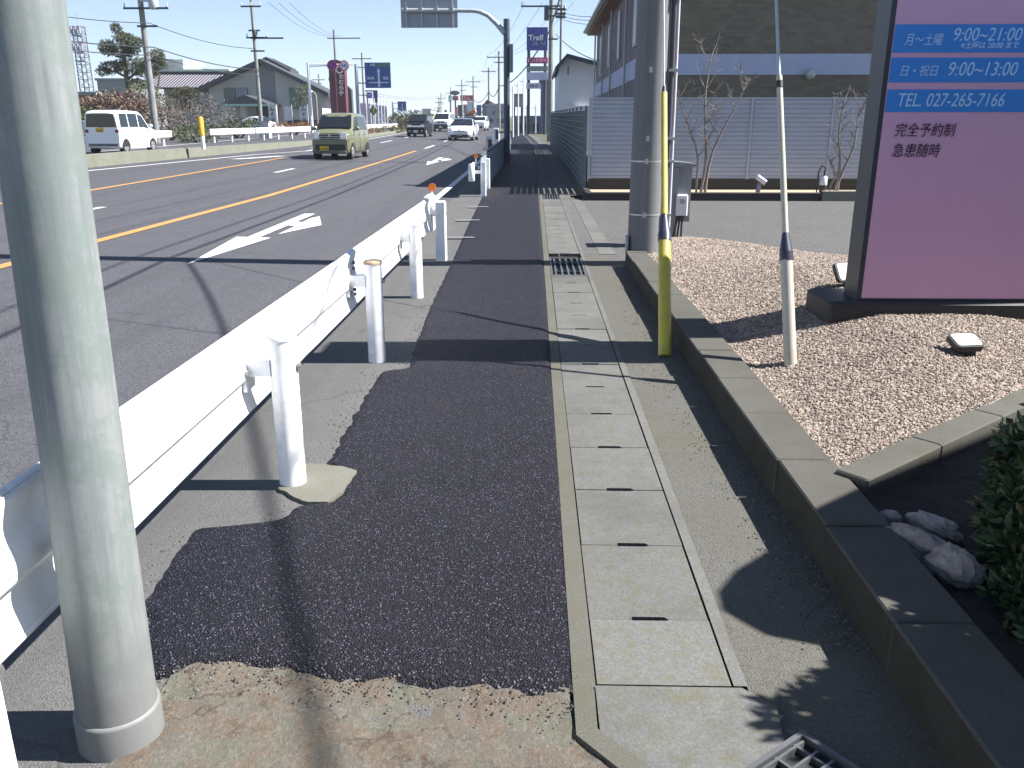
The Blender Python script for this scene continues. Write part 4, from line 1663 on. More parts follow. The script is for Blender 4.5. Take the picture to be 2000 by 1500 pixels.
def car(name, label, pos, rz, st, paint, wheels, wr_, side, screen, rear, nose, facing='front', plate=PLATE_Y, digits=None, group=None, detail=2, plate_x=0.0, rims=RIM, lower=None):
    """st: stations (y, zbottom, zbelt, zroof, half width at belt, half width at roof), front at -y"""
    t = thing(name, label, name.replace('_', ' ').split()[-1], pos, rz, group)
    M = Matrix.Translation(pos) @ Matrix.Rotation(rz, 4, 'Z')

    def put(mb, nm, mat, parent=None):
        mb.v = [tuple(M @ Vector(v)) for v in mb.v]
        return mb.build(nm, mat, parent or t)

    def ring(s_):
        y, zb, zt, zr, w_, r_ = s_
        zs = zt + (zr - zt)
        half = [(w_ * .88, zb), (w_ * .975, zb + .06), (w_ * 1.0, zb + (zt - zb) * .45), (w_ * .995, zt - .06), (w_ * .975, zt), (r_ + .02, zr - .085), (r_ - .03, zr - .025), (r_ - .16, zr), (r_ * .4, zr + .015)]
        pts = [(x, y, z) for x, z in half]
        return pts + [(-x, y, z) for x, z in reversed([(p[0], p[2]) for p in pts])]
    rings = [ring(s_) for s_ in st]
    n = len(rings[0])
    b = MB()
    vs = [p for r in rings for p in r]
    b.add(vs, [(j * n + i, j * n + (i + 1) % n, (j + 1) * n + (i + 1) % n, (j + 1) * n + i) for j in range(len(rings) - 1) for i in range(n)], True)
    b.add(rings[0], [tuple(range(n - 1, -1, -1))])
    b.add(rings[-1], [tuple(range(n))])
    # wheel arches as dark openings are cut visually by liners set in the flank
    body = put(b, 'body', paint)

    def sect(y):
        for a, c in zip(st, st[1:]):
            if a[0] <= y <= c[0]:
                u = (y - a[0]) / (c[0] - a[0])
                return tuple(a[k] + (c[k] - a[k]) * u for k in range(6))
        return st[-1]

    def flank(y, f, off=0.006):
        s_ = sect(y)
        zt, zr, w_, r_ = s_[2], s_[3], s_[4], s_[5]
        x = w_ * .975 + (r_ + .02 - w_ * .975) * f
        z = zt + (zr - .085 - zt) * f
        return x + off, y, z
    for sx in (1, -1):
        for (ya, yb, yc, yd) in side:       # bottom front, bottom rear, top rear, top front
            g = MB()
            q = [flank(ya, 0.06), flank(yb, 0.06), flank(yc, 0.95), flank(yd, 0.95)]
            q2 = [(p[0] - .02, p[1], p[2]) for p in q]
            q, q2 = [[(sx * p[0], p[1], p[2]) for p in r] for r in (q, q2)]
            g.add(q + q2, [(0, 1, 2, 3), (0, 4, 5, 1), (1, 5, 6, 2), (2, 6, 7, 3), (3, 7, 4, 0)])
            put(g, 'side_window', GLASS)
    yc, yr = screen
    a, c = sect(yc), sect(yr)
    g = MB()
    q = [(a[4] * .90, yc, a[3] + .035), (-a[4] * .90, yc, a[3] + .035), (-c[5] * .95, yr, c[3] - .02), (c[5] * .95, yr, c[3] - .02)]
    nrm = (Vector(q[1]) - Vector(q[0])).cross(Vector(q[2]) - Vector(q[1])).normalized()
    if nrm.y > 0:
        nrm = -nrm
    k_ = 6
    out, inn = [], []
    grid = []
    for j in range(3):
        for i in range(k_ + 1):
            u = i / k_
            p0 = Vector(q[0]).lerp(Vector(q[1]), u)
            p1 = Vector(q[3]).lerp(Vector(q[2]), u)
            p_ = p0.lerp(p1, j / 2) + nrm * (0.03 + 0.012 * math.sin(math.pi * u))
            grid.append(p_)
    g.add(grid, [(j * (k_ + 1) + i, j * (k_ + 1) + i + 1, (j + 1) * (k_ + 1) + i + 1, (j + 1) * (k_ + 1) + i) for j in range(2) for i in range(k_)], True)
    g.add([p_ - nrm * .03 for p_ in grid], [((j + 1) * (k_ + 1) + i, (j + 1) * (k_ + 1) + i + 1, j * (k_ + 1) + i + 1, j * (k_ + 1) + i) for j in range(2) for i in range(k_)], True)
    put(g, 'windscreen', GLASS)
    yb_ = st[-1][0]
    zlo, zhi, wlo, whi = rear
    g = MB()
    g.prism([(wlo, yb_ + .004, zlo), (-wlo, yb_ + .004, zlo), (-whi, yb_ + .004, zhi), (whi, yb_ + .004, zhi)], (0, .012, 0))
    put(g, 'rear_window', GLASS)
    W_ = max(s_[4] for s_ in st)
    for yw in wheels:
        for sx in (1, -1):
            g = MB()
            g.tube((sx * (W_ - .20), yw, wr_), (sx * (W_ - .012), yw, wr_), wr_, n=22)
            wh = put(g, 'wheel', TYRE)
            g = MB()
            g.tube((sx * (W_ - .03), yw, wr_), (sx * (W_ - .003), yw, wr_), wr_ * .72, wr_ * .64, n=18)
            rm = put(g, 'rim', rims, wh)
            g = MB()
            for k in range(5):
                a_ = k * 2 * math.pi / 5 + .3
                g.box((sx * (W_ - .004), yw + math.cos(a_) * wr_ * .42, wr_ + math.sin(a_) * wr_ * .42), (.012, wr_ * .17, wr_ * .17), rx=a_)
            put(g, 'rim_opening', TRIM, wh)
            # arch liner
            g = MB()
            pr = []
            for k in range(13):
                a_ = math.pi * k / 12
                pr.append((yw + math.cos(a_) * wr_ * 1.17, wr_ + math.sin(a_) * wr_ * 1.15))
            sq = sect(yw)
            x0_ = sq[4] * .978
            g.prism([(sx * x0_, y_, z_) for y_, z_ in pr], (sx * -.08 + sx * (0.08 + sq[4] * .029), 0, 0))
            put(g, 'wheel_arch', TRIM)
    f0 = st[0]
    yf = st[0][0]
    if nose:
        nose(put, yf, f0, st)
    # plate
    if facing == 'front':
        g = MB()
        pw = .33
        zc = f0[1] + .14
        g.bb(plate_x - pw / 2, plate_x + pw / 2, yf - .035, yf - .02, zc - .08, zc + .085)
        pl = put(g, 'number_plate', plate)
    else:
        g = MB()
        pw = .33
        g.bb(plate_x - pw / 2, plate_x + pw / 2, yb_ + .01, yb_ + .022, .86, 1.02)
        pl = put(g, 'number_plate', plate)
        zc = .94
    if digits:
        if facing == 'front':
            o = text_mesh(digits, PLATE_T, pl, 'lettering', plate_x - .13, plate_x + .13, zc - .06, zc + .03, yf - .036, 0, .01, .003, rz, pos)
        else:
            o = text_mesh(digits, PLATE_T, pl, 'lettering', -plate_x - .13, -plate_x + .13, .88, .95, -(yb_ + .023), 0, .01, .003, rz + math.pi, pos)
    # mirrors
    s_ = sect(screen[0] + .22)
    for sx in (1, -1):
        g = MB()
        g.sphere((sx * (s_[4] + .10), screen[0] + .2, s_[2] + .10), (.10, .06, .085), 10, 6)
        g.bb(sx * (s_[4] - .04), sx * (s_[4] + .05), screen[0] + .18, screen[0] + .24, s_[2] + .03, s_[2] + .07)
        put(g, 'wing_mirror', paint if detail > 1 else TRIM)
    # sills and door seams
    for sx in (1, -1):
        g = MB()
        wm_ = sect((wheels[0] + wheels[1]) / 2)
        g.bb(sx * (wm_[4] * .97), sx * (wm_[4] * 1.0 + .004), wheels[0] + wr_ * 1.2, wheels[1] - wr_ * 1.2, wm_[1] + .015, wm_[1] + .07)
        put(g, 'sill', lower or TRIM)
        for yd in [x_[1] + .025 for x_ in side[:-1]] + [side[0][0] + .02]:
            g = MB()
            s2 = sect(yd)
            g.bb(sx * (s2[4] * .99), sx * (s2[4] * 1.0 + .003), yd - .006, yd + .006, s2[1] + .12, s2[2] - .02)
            put(g, 'door_seam', TRIM)
            g = MB()
            g.bb(sx * (s2[4] * .985), sx * (s2[4] + .022), yd - .2, yd - .05, s2[2] - .15, s2[2] - .12)
            put(g, 'door_handle', paint)
    return t, put


def nose_wagon(put, yf, f0, st):
    w_ = f0[4]
    for sx in (1, -1):
        g = MB()
        g.cbox((sx * (w_ - .13), yf - .005, .84), (.26, .06, .24), .02)
        h = put(g, 'headlight', LAMP)
        g = MB()
        g.tube((sx * (w_ - .14), yf - .037, .83), (sx * (w_ - .14), yf - .045, .83), .085, n=16)
        put(g, 'lamp_ring', CHROME, h)
    g = MB()
    g.bb(-.44, .44, yf - .02, yf + .05, .72, .91)
    gr_ = put(g, 'grille', TRIM)
    g = MB()
    for z in (.76, .83, .905):
        g.bb(-.44, .44, yf - .03, yf - .02, z - .006, z + .006)
    for sx in (1, -1):
        g.box((sx * .035, yf - .034, .85), (.018, .012, .1), ry=sx * -.15)
    g.bb(-.035, .035, yf - .034, yf - .026, .84, .855)
    put(g, 'grille_trim', CHROME, gr_)
    g = MB()
    g.bb(-.56, .56, yf - .012, yf + .05, .33, .54)
    put(g, 'lower_intake', TRIM)
    g = MB()
    g.cbox((0, yf + .01, .265), (1.2, .07, .09), .02)
    put(g, 'bumper_lip', mk('grey_trim', (.12, .13, .12), .6))


def nose_box(put, yf, f0, st):
    w_ = f0[4]
    for sx in (1, -1):
        g = MB()
        g.cbox((sx * (w_ - .15), yf + .005, .80), (.30, .06, .17), .02)
        put(g, 'headlight', LAMP)
        g = MB()
        g.tube((sx * (w_ - .16), yf - .02, .45), (sx * (w_ - .16), yf + .02, .45), .05, n=10)
        put(g, 'fog_lamp', LAMP)
    g = MB()
    g.bb(-.40, .40, yf - .015, yf + .03, .72, .84)
    put(g, 'grille', CHROME)
    g = MB()
    g.bb(-.50, .50, yf - .012, yf + .03, .28, .50)
    put(g, 'lower_intake', TRIM)


def nose_van(put, yf, f0, st):
    w_ = f0[4]
    for sx in (1, -1):
        g = MB()
        g.cbox((sx * (w_ - .2), yf + .005, .86), (.38, .06, .22), .02)
        put(g, 'headlight', LAMP)
    g = MB()
    g.bb(-.45, .45, yf - .02, yf + .03, .80, .96)
    put(g, 'grille', TRIM)
    g = MB()
    g.bb(-w_ * .97, w_ * .97, yf - .012, yf + .03, .25, .70)
    put(g, 'lower_bumper', TRIM)
    g = MB()
    g.tube((0, yf - .035, .88), (0, yf - .02, .88), .06, n=12)
    put(g, 'emblem', CHROME)


def nose_sedan(put, yf, f0, st):
    w_ = st[1][4]
    for sx in (1, -1):
        g = MB()
        pts = [(sx * .50, yf + .03, .64), (sx * (w_ - .03), yf + .26, .66), (sx * (w_ - .05), yf + .36, .80), (sx * .56, yf + .10, .73)]
        g.prism(pts if sx > 0 else pts[::-1], (0, -.05, .02))
        put(g, 'headlight', LAMP)
    g = MB()
    g.bb(-.42, .42, yf - .02, yf + .03, .60, .64)
    put(g, 'grille', TRIM)
    g = MB()
    g.bb(-.60, .60, yf - .012, yf + .05, .24, .40)
    put(g, 'lower_intake', TRIM)
    g = MB()
    g.tube((0, yf - .03, .68), (0, yf - .005, .68), .065, n=12)
    put(g, 'emblem', CHROME)
    for sx in (1, -1):
        g = MB()
        g.tube((sx * .70, yf + .02, .33), (sx * .70, yf + .07, .33), .05, n=10)
        put(g, 'fog_lamp', LAMP)


OLIVE = mk('olive_paint', (0.165, 0.17, 0.095), 0.35, 0.1, 0.03, 2, coat=0.7)
WHITEP = mk('white_car_paint', (0.78, 0.79, 0.80), 0.3, 0, 0.03, 2, coat=0.7)
SILVERP = mk('pearl_white_paint', (0.66, 0.68, 0.71), 0.3, 0.1, 0.03, 2, coat=0.7)
BLACKP = mk('black_car_paint', (0.008, 0.01, 0.016), 0.35, 0, 0.03, 2, coat=0.0)
BLACKP.node_tree.nodes['Principled BSDF'].inputs['Specular IOR Level'].default_value = 0.2

kei = [(-1.70, .26, .90, .93, .64, .60), (-1.66, .22, .93, .97, .69, .64), (-1.52, .20, .96, 1.02, .715, .66), (-1.02, .20, 1.00, 1.08, .73, .67),
       (-.55, .20, 1.02, 1.58, .735, .60), (-.30, .20, 1.02, 1.66, .735, .60), (.6, .20, 1.02, 1.675, .735, .60), (1.45, .20, 1.02, 1.64, .73, .59), (1.60, .22, 1.02, 1.58, .72, .58), (1.69, .30, 1.02, 1.35, .69, .60)]
kside = [(-.85, -.02, -.06, -.42), (.03, .82, .80, -.01), (.88, 1.45, 1.36, .86)]
car('olive_wagon', 'olive green boxy kei wagon with a yellow number plate driving towards the camera', (-7.52, 34.1, terr(-7.5, 34)), R(-2), kei, OLIVE, (-1.18, 1.25), .28, kside, (-1.02, -.50), (1.1, 1.5, .55, .5), nose_wagon, plate_x=-.22, digits='18-60')
tall = [(-1.70, .26, .88, .92, .64, .60), (-1.62, .22, .92, .98, .70, .64), (-1.10, .20, 1.0, 1.09, .73, .66), (-.60, .20, 1.02, 1.60, .735, .62), (-.35, .20, 1.02, 1.71, .735, .62), (.6, .20, 1.02, 1.735, .735, .62), (1.5, .20, 1.02, 1.71, .735, .62), (1.64, .22, 1.02, 1.68, .725, .615), (1.70, .28, 1.02, 1.60, .705, .60)]
tside = [(-.95, -.1, -.12, -.52), (-.04, .75, .75, -.06), (.81, 1.5, 1.44, .81)]
vt, vput = car('white_van', 'white boxy kei van seen from behind, driving away on the far carriageway', (-17.72, 37.5, terr(-17.7, 37.5)), math.pi - R(2), tall, WHITEP, (-1.18, 1.22), .28, tside, (-1.10, -.56), (1.06, 1.58, .64, .56), nose_box, 'rear', plate_x=0.08, digits='580', lower=WHITEP)
g = MB()
for sx in (1, -1):
    g = MB()
    g.cbox((sx * .64, 1.695, .90), (.15, .05, .12), .01)
    vput(g, 'tail_light', RED)
g = MB()
g.bb(-.62, .62, 1.69, 1.72, .30, .40)
vput(g, 'rear_bumper_gap', mk('grey_trim', (.12, .13, .12), .6))
g = MB()
g.bb(-.5, .5, 1.70, 1.712, 1.035, 1.05)
vput(g, 'tailgate_trim', CHROME)
g = MB()
g.path([(.0, 1.73, 1.04), (.12, 1.735, 1.10), (.3, 1.725, 1.13)], .012, 5)
vput(g, 'wiper', TRIM)
car('black_car', 'black boxy kei car driving towards the camera beside the white sedan', (-8.85, 67.9, terr(-8.8, 67)), R(-3), [(y, a, b_, c_ * .96 if c_ > 1.2 else c_, d_, e) for y, a, b_, c_, d_, e in tall], BLACKP, (-1.18, 1.22), .28, tside, (-1.10, -.56), (1.06, 1.5, .6, .55), nose_box, plate=PLATE_W, digits='27-41', detail=1)
sedan = [(-2.20, .30, .62, .64, .56, .52), (-2.12, .24, .66, .70, .74, .62), (-1.85, .20, .74, .80, .84, .74), (-1.30, .18, .84, .92, .865, .80), (-.95, .18, .88, .98, .87, .82), (-.15, .18, .92, 1.40, .87, .64), (.35, .18, .93, 1.47, .87, .60), (1.0, .18, .95, 1.43, .87, .60), (1.75, .20, .98, 1.22, .86, .62), (2.10, .24, 1.0, 1.12, .83, .66), (2.22, .34, .95, 1.02, .76, .64)]
sside = [(-.72, .08, .06, -.22), (.13, .85, .80, .11), (.9, 1.3, .95, .86)]
car('white_sedan', 'pearl white hatchback sedan with a low nose driving towards the camera', (-4.95, 61.6, terr(-4.9, 60)), R(-3), sedan, SILVERP, (-1.35, 1.35), .31, sside, (-.98, -.12), (.98, 1.12, .5, .45), nose_sedan, plate=PLATE_W, digits='30-94')
mini = [(-2.30, .28, .96, 1.00, .74, .70), (-2.20, .22, 1.0, 1.06, .82, .76), (-1.75, .20, 1.06, 1.16, .845, .80), (-1.05, .20, 1.10, 1.72, .85, .72), (-.70, .20, 1.10, 1.83, .85, .72), (.8, .20, 1.10, 1.86, .85, .72), (2.0, .20, 1.1, 1.83, .845, .72), (2.25, .24, 1.1, 1.78, .83, .71), (2.33, .32, 1.1, 1.55, .8, .70)]
mside = [(-1.4, -.3, -.34, -.92), (-.22, .9, .88, -.26), (.98, 2.0, 1.92, .98)]
car('white_minivan', 'white minivan with a black lower bumper following the black kei car', (-9.35, 91.5, terr(-9.3, 91)), R(-4), mini, WHITEP, (-1.5, 1.35), .33, mside, (-1.75, -1.02), (1.15, 1.7, .66, .6), nose_van, plate=PLATE_W, digits='52-18')
car('white_car', 'small white car farther back behind the pearl white sedan', (-6.05, 98.5, terr(-6, 98)), R(-5), [(y, a, b_, c_ * .94 if c_ > 1.2 else c_, d_ * 1.1, e * 1.1) for y, a, b_, c_, d_, e in kei], WHITEP, (-1.18, 1.25), .3, kside, (-1.02, -.50), (1.1, 1.4, .55, .5), nose_box, plate=PLATE_W, detail=1)
# ------------------------------------------------------------------ median, far barriers
MEDC = m_concrete('median_concrete', (0.62, 0.63, 0.52), 0.7, (0.42, 0.44, 0.2), grain=40, bump=0.3)
mb = MB()
mpts = [(-14.4, 16), (-13.75, 25.8), (-12.9, 35), (-12.1, 46), (-11.9, 60), (-12.5, 80), (-14.4, 110), (-22, 190)]
vs = []
rows = []
for i in range(40):
    y = 16 + 174 * (i / 39) ** 1.6
    x = interp([(b_, a) for a, b_ in mpts], y)
    h = 0.36 if y < 30 else max(0.2, 0.36 - 0.008 * (y - 30))
    wd = 0.45
    z = terr(x, y)
    rows.append([(x, y, z - .03), (x - .03, y, z + h), (x - .15, y, z + h + .01), (x - wd * .6, y, z + h - .0), (x - wd, y, z + h - .01), (x - wd - .15, y, z + h), (x - wd - .18, y, z - .03)])
n = 7
mb.add([p for r in rows for p in r], [(j * n + i, j * n + i + 1, (j + 1) * n + i + 1, (j + 1) * n + i) for j in range(39) for i in range(n - 1)])
mb.add(rows[0], [tuple(range(n))])
struct(mb.build('median_kerb', MEDC))


def far_rail(name, label, x0, y0, x1, y1, nposts, h=0.78):
    t = thing(name, label, 'guardrail', (x0, y0, terr(x0, y0)), group='guardrails on the far side of the road')
    za, zb = terr(x0, y0), terr(x1, y1)
    d_ = Vector((x1 - x0, y1 - y0, zb - za))
    pr = [(0, .42), (.05, .46), (.05, .56), (.0, .6), (.05, .64), (.05, .74), (0, .78), (-.03, .78), (-.03, .42)]
    nx_, ny_ = d_.y / d_.length, -d_.x / d_.length
    mb = MB()
    mb.prism([(x0 + nx_ * a, y0 + ny_ * a, za + b_) for a, b_ in pr], d_)
    mb.build('beam', WHITE_STEEL, t)
    for i in range(nposts):
        u = (i + .3) / (nposts - .4)
        q = Vector((x0, y0, za)) + d_ * u
        p_ = MB()
        p_.tube((q.x - .12, q.y + .02, q.z - .05), (q.x - .12, q.y + .02, q.z + .7), .06, n=8)
        p_.build('post', WHITE_STEEL, t)


far_rail('guardrail', 'short white guardrail ahead of the white kei van', -20.3, 42.0, -19.25, 46.2, 3)
far_rail('guardrail', 'long white guardrail before the restaurant, behind the olive wagon', -18.95, 51.0, -15.4, 67.0, 9)
far_rail('guardrail', 'distant white guardrail between the olive wagon and the box hedges', -15.0, 71.0, -13.4, 86.0, 7)
t = thing('railing', 'white barred railing at the edge of the far road behind the white van', 'railing', (-22.5, 41.5, terr(-22, 41)))
mb = MB()
zz = terr(-22, 41)
for i in range(20):
    x_ = -23.6 + i * .13
    mb.bb(x_ - .03, x_ + .03, 41.4, 41.46, zz + .75, zz + 1.25)
mb.build('bars', WHITE_STEEL, t)
mb = MB()
mb.bb(-23.7, -21.0, 41.38, 41.48, zz + 1.25, zz + 1.33)
mb.bb(-23.7, -21.0, 41.38, 41.48, zz + .70, zz + .76)
mb.bb(-23.7, -21.0, 41.36, 41.44, zz + .32, zz + .62)
for x_ in (-23.2, -22.2, -21.3):
    mb.bb(x_ - .05, x_ + .05, 41.38, 41.46, zz, zz + 1.25)
mb.build('frame', WHITE_STEEL, t)

p = gp(397, 289, 0.36)
t = thing('bollard', 'orange-yellow round bollard with a white foot on the median kerb', 'bollard', (p.x, p.y, p.z))
hh = 58 * p.y / 1726
mb = MB()
mb.lathe((p.x, p.y, p.z + hh * .42), [(.10, 0), (.10, hh * .55), (.07, hh * .6)], 16)
mb.build('shaft', mk('bollard_orange', (0.75, 0.36, 0.03), .5, 0, .08), t)
mb = MB()
mb.lathe((p.x + .01, p.y, p.z - .05), [(.075, 0), (.075, hh * .47)], 14)
mb.build('foot', mk('bollard_white', (0.7, .7, .68), .5), t)

# ------------------------------------------------------------------ utility poles and cables
DPOLE = mk('far_pole_concrete', (0.20, 0.205, 0.2), 0.85, 0, 0.2, 2)
DARKM = mk('far_dark_steel', (0.06, 0.065, 0.075), 0.6, 0.2)
INSUL = mk('insulator', (0.6, 0.6, 0.58), 0.3)
poles = []


def upole(px, pybase, Y, pytop, label, r=0.17, arms=(), transformer=None, group='utility poles along the road', name='utility_pole', gear=()):
    b_ = at(px, pybase, Y)
    z0 = terr(b_.x, Y)
    ztop = at(px, pytop, Y).z
    t = thing(name, label, 'utility pole', (b_.x, Y, z0), group=group)
    mb = MB()
    mb.lathe((b_.x, Y, z0 - .2), [(r, 0), (r * .62, ztop - z0 + .2)], 14)
    mb.build('shaft', DPOLE, t)
    for (pyz, la, lb, n_) in arms:
        z = at(px, pyz, Y).z
        m_ = MB()
        m_.bb(b_.x - la, b_.x + lb, Y - r - .06, Y - r + .03, z - .05, z + .05)
        a_ = m_.build('crossarm', DARKM, t)
        for i in range(n_):
            m_ = MB()
            x_ = b_.x - la + .06 + (la + lb - .12) * (i / max(1, n_ - 1))
            m_.lathe((x_, Y - r, z + .05), [(.03, 0), (.05, .06), (.035, .12), (.05, .17), (.025, .22)], 8)
            m_.build('insulator', INSUL, a_)
    for (pyz, dx, w_, h_, mat_) in gear:
        z = at(px, pyz, Y).z
        m_ = MB()
        m_.lathe((b_.x + dx, Y - .1, z - h_ / 2), [(w_ * .9, 0), (w_, .04), (w_, h_ - .06), (w_ * .7, h_)], 14)
        m_.bb(b_.x, b_.x + dx, Y - .14, Y - .06, z - .05, z + .05)
        m_.build('transformer', mat_, t)
    poles.append((b_.x, Y, z0, ztop))
    return t


TGREY = mk('transformer_grey', (0.42, 0.45, 0.46), .5)
upole(305, 262, 50.5, -60, 'heavy concrete utility pole with a transformer behind the white van', .21, [(17, .9, 1.6, 4), (52, .25, .9, 0), (-25, 1.0, 1.0, 3)], gear=[(2, .75, .26, .85, TGREY)])
b_ = at(300, 100, 50.5)
upole(511, 250, 63, -40, 'slender utility pole with many fittings before the restaurant gable', .15, [(13, .7, .7, 3), (60, .3, .5, 0), (74, .5, 1.0, 3), (75, .2, 2.1, 0), (100, .25, .7, 0)], gear=[(66, .12, .17, .5, DARKM)])
upole(662, 240, 98, 58, 'utility pole with a crossarm behind the red tower sign', .17, [(75, .7, 2.9, 3), (118, .5, .3, 0)])
upole(713, 240, 112, 103, 'utility pole beside the large blue road sign', .16, [(115, 1.2, 1.2, 4), (132, .5, .5, 2), (162, .5, .6, 2), (186, .6, .4, 2)])
upole(628, 240, 130, 145, 'short dark utility pole behind the restaurant roof', .18, [(156, .9, .9, 3), (164, .9, .4, 3)])
upole(1074, 260, 62, -60, 'tall concrete utility pole with a box and bundled cables behind the slatted fence', .21, [(13, 2.05, .6, 2), (18, .4, .9, 3), (32, .3, .9, 3), (-20, 1.2, 1.2, 3), (77, .2, .45, 0)])
mb = MB()
q0 = at(1063, 12, 61.6)
q1 = at(1072, 40, 61.6)
mb.bb(q0.x, q1.x, 61.4, 61.7, q1.z, q0.z)
q = at(1067, 26, 61.6)
tx = bpy.data.objects[[o.name for o in bpy.data.objects if o.get('label', '').startswith('tall concrete utility pole with a box')][0]]
mb.build('switch_box', DARKM, tx)
upole(1093, 235, 50, -60, 'slender dark steel pole right of the tall concrete pole', .085, [(19, .3, .25, 2), (27, .3, .25, 2), (34, .3, .25, 2)])
for k, (px, Y, pt, lab) in enumerate(((975, 100, 100, 'utility pole with a cable box just left of the blue gantry pole'), (955, 128, 132, 'utility pole with a wide crossarm above the white house'), (925, 160, 148, 'utility pole beside the red noodle sign'), (903, 185, 155, 'utility pole between the oval sign and the red sign'), (881, 215, 170, 'utility pole rising through the oval sign'), (862, 250, 181, 'far utility pole left of the oval sign'))):
    upole(px, 230, Y, pt, lab, .17, [(pt + 12, 1.3, 1.3, 3), (pt + 22, .5, .9, 0)] if k != 1 else [(pt + 8, 1.0, 1.0, 4)])
fp = None
for i in range(14):
    px = 858 - i * 5.2 + (i % 3) * 1.5
    Y = 270 + i * 32
    pt = 190 + i * 2.0
    b_ = at(px, 226, Y)
    z0 = terr(b_.x, Y)
    zt = at(px, pt, Y).z
    if fp is None:
        fp = thing('distant_pole', 'thin utility pole far down the road', 'utility pole', (b_.x, Y, z0), group='thin utility poles far down the road')
        mb = MB()
        mb.lathe((b_.x, Y, z0), [(.2, 0), (.15, zt - z0)], 8)
        mb.build('shaft', DPOLE, fp)
        mb = MB()
        mb.bb(b_.x - 1.2, b_.x + 1.2, Y - .2, Y - .1, zt - 1.6, zt - 1.4)
        mb.bb(b_.x - .8, b_.x + .8, Y - .2, Y - .1, zt - 3.2, zt - 3.0)
        mb.build('crossarm', DARKM, fp)
    else:
        dup(fp, (b_.x, Y, z0))


def cable(label, pts, r, sag, group=None, mat=None):
    """hanging cable through the given supports"""
    out = []
    for a, b_ in zip(pts, pts[1:]):
        a, b_ = Vector(a), Vector(b_)
        for i in range(13):
            u = i / 12
            q = a.lerp(b_, u)
            q.z -= sag * 4 * u * (1 - u)
            if not out or (q - out[-1]).length > .01:
                out.append(q)
    mb = MB()
    mb.path(out, r, 6)
    o = mb.build('overhead_cable', mat or mk('cable_black', (0.03, 0.032, 0.04), .6))
    return tag(o, label, 'cable', group)


# near pole to the tall pole and back over the camera
tp = (at(1074, 30, 62).x, 62)
cable('thick bundled cable running over the pavement along the poles', [(2.3, -14, 5.9), (CPX - .18, CPY, 5.65), (tp[0] - .2, tp[1], 7.3)], .022, .35)
cable('second bundled cable strung just above the thick one', [(1.9, -14, 6.4), (CPX - .16, CPY, 6.1), (tp[0], tp[1], 7.9)], .014, .4)
cable('service cable running from the near pole towards the clinic', [(CPX + .15, CPY - .1, 5.7), (4.92, 2.5, 6.1), (6.6, -2.5, 6.3)], .02, .15)
for i, dx in enumerate((-.85, 0.0, .85)):
    cable('bare wire between the crossarms of the right-hand poles', [(dx + 1.6, -14, 9.0), (CPX + dx, CPY - .12, 8.7), (tp[0] + dx * 1.1, tp[1], 9.6)], .008, .5, 'crossarm wires over the pavement')
rows_r = [(at(1074, 13, 62), 62), (at(975, 112, 100), 100), (at(955, 140, 128), 128), (at(925, 160, 160), 160), (at(903, 167, 185), 185), (at(881, 182, 215), 215), (at(862, 193, 250), 250)]
for dx in (-1.3, -.4, .5, 1.2):
    cable('thin wire between the poles beyond the blue gantry pole', [(p_.x + dx * (1 if k else 1.3), Y, p_.z + .25) for k, (p_, Y) in enumerate(rows_r)], .012, .7, 'thin wires along the right-hand poles')
cable('heavy cable sagging from the tall concrete pole to the pole by the gantry', [(tp[0], 62, at(1062, 60, 62).z), (at(975, 168, 100).x, 100, at(975, 168, 100).z), (at(955, 178, 128).x, 128, at(955, 178, 128).z), (at(925, 195, 160).x, 160, at(925, 195, 160).z)], .05, .9)
for k, (ya, yb) in enumerate(((20, 31), (27, 38), (33, 47))):
    a_, c_ = at(1093, ya + 2, 50), at(1160, yb, 34)
    cable('service wire from the slender dark pole to the tiled building eaves', [(a_.x, 50, a_.z), (BX0 - .2, 34, at(1160, yb, 34).z)], .012, .12, 'service wires to the tiled building')
a_, c_ = at(1085, 66, 62), at(1156, 118, 41)
cable('stay cable slanting from the tall pole down to the tiled building corner', [(a_.x, 62, a_.z), (BX0, 40.2, at(1156, 118, 40.2).z)], .022, .2)
# left-hand side
L1, L2, L3 = at(292, 45, 50.5), at(500, 60, 63), at(655, 75, 98)
for (ya, yb, yl, r_, lab) in ((92, 130, 66, .03, 'lower telephone cable from the transformer pole towards the restaurant'), (108, 141, 86, .025, 'second telephone cable under the first one by the pine tree')):
    a_, b2, c0_ = at(300, ya, 50.5), at(400, (ya + yb) / 2 + 4, 56), at(-200, yl - 40, 34)
    e_ = at(508, yb + 6, 63)
    cable(lab, [(c0_.x, 34, c0_.z), (a_.x, 50.5, a_.z), (e_.x, 63, e_.z)], r_, .25)
a_, e_, c0_ = at(292, 45, 50.5), at(500, 95, 63), at(-200, -30, 34)
cable('thin cable crossing the sky above the pine tree', [(c0_.x, 34, c0_.z), (a_.x, 50.5, a_.z), (e_.x, 63, e_.z)], .022, .3)
for k, (xa, xe, ye) in enumerate(((512, 645, 71), (530, 658, 71), (550, 670, 71))):
    a_ = at(xa - 12 + k * 2, -6, 63)
    e_ = at(xe, ye, 98)
    cable('wire slanting down from the slender pole to the crossarm by the red tower sign', [(a_.x, 66, a_.z), (e_.x, 98, e_.z)], .014, .55, 'wires above the restaurant')
for k in (0, 1):
    a_, e_ = at(775, 188 + k * 4, 150), at(872, 184 + k * 3, 235)
    b2 = at(713, 118, 112)
    cable('faint wire crossing the road in the distance', [(b2.x, 112, at(713, 180 + 4 * k, 112).z), (e_.x, 235, e_.z)], .02, .8, 'wires across the distant road')

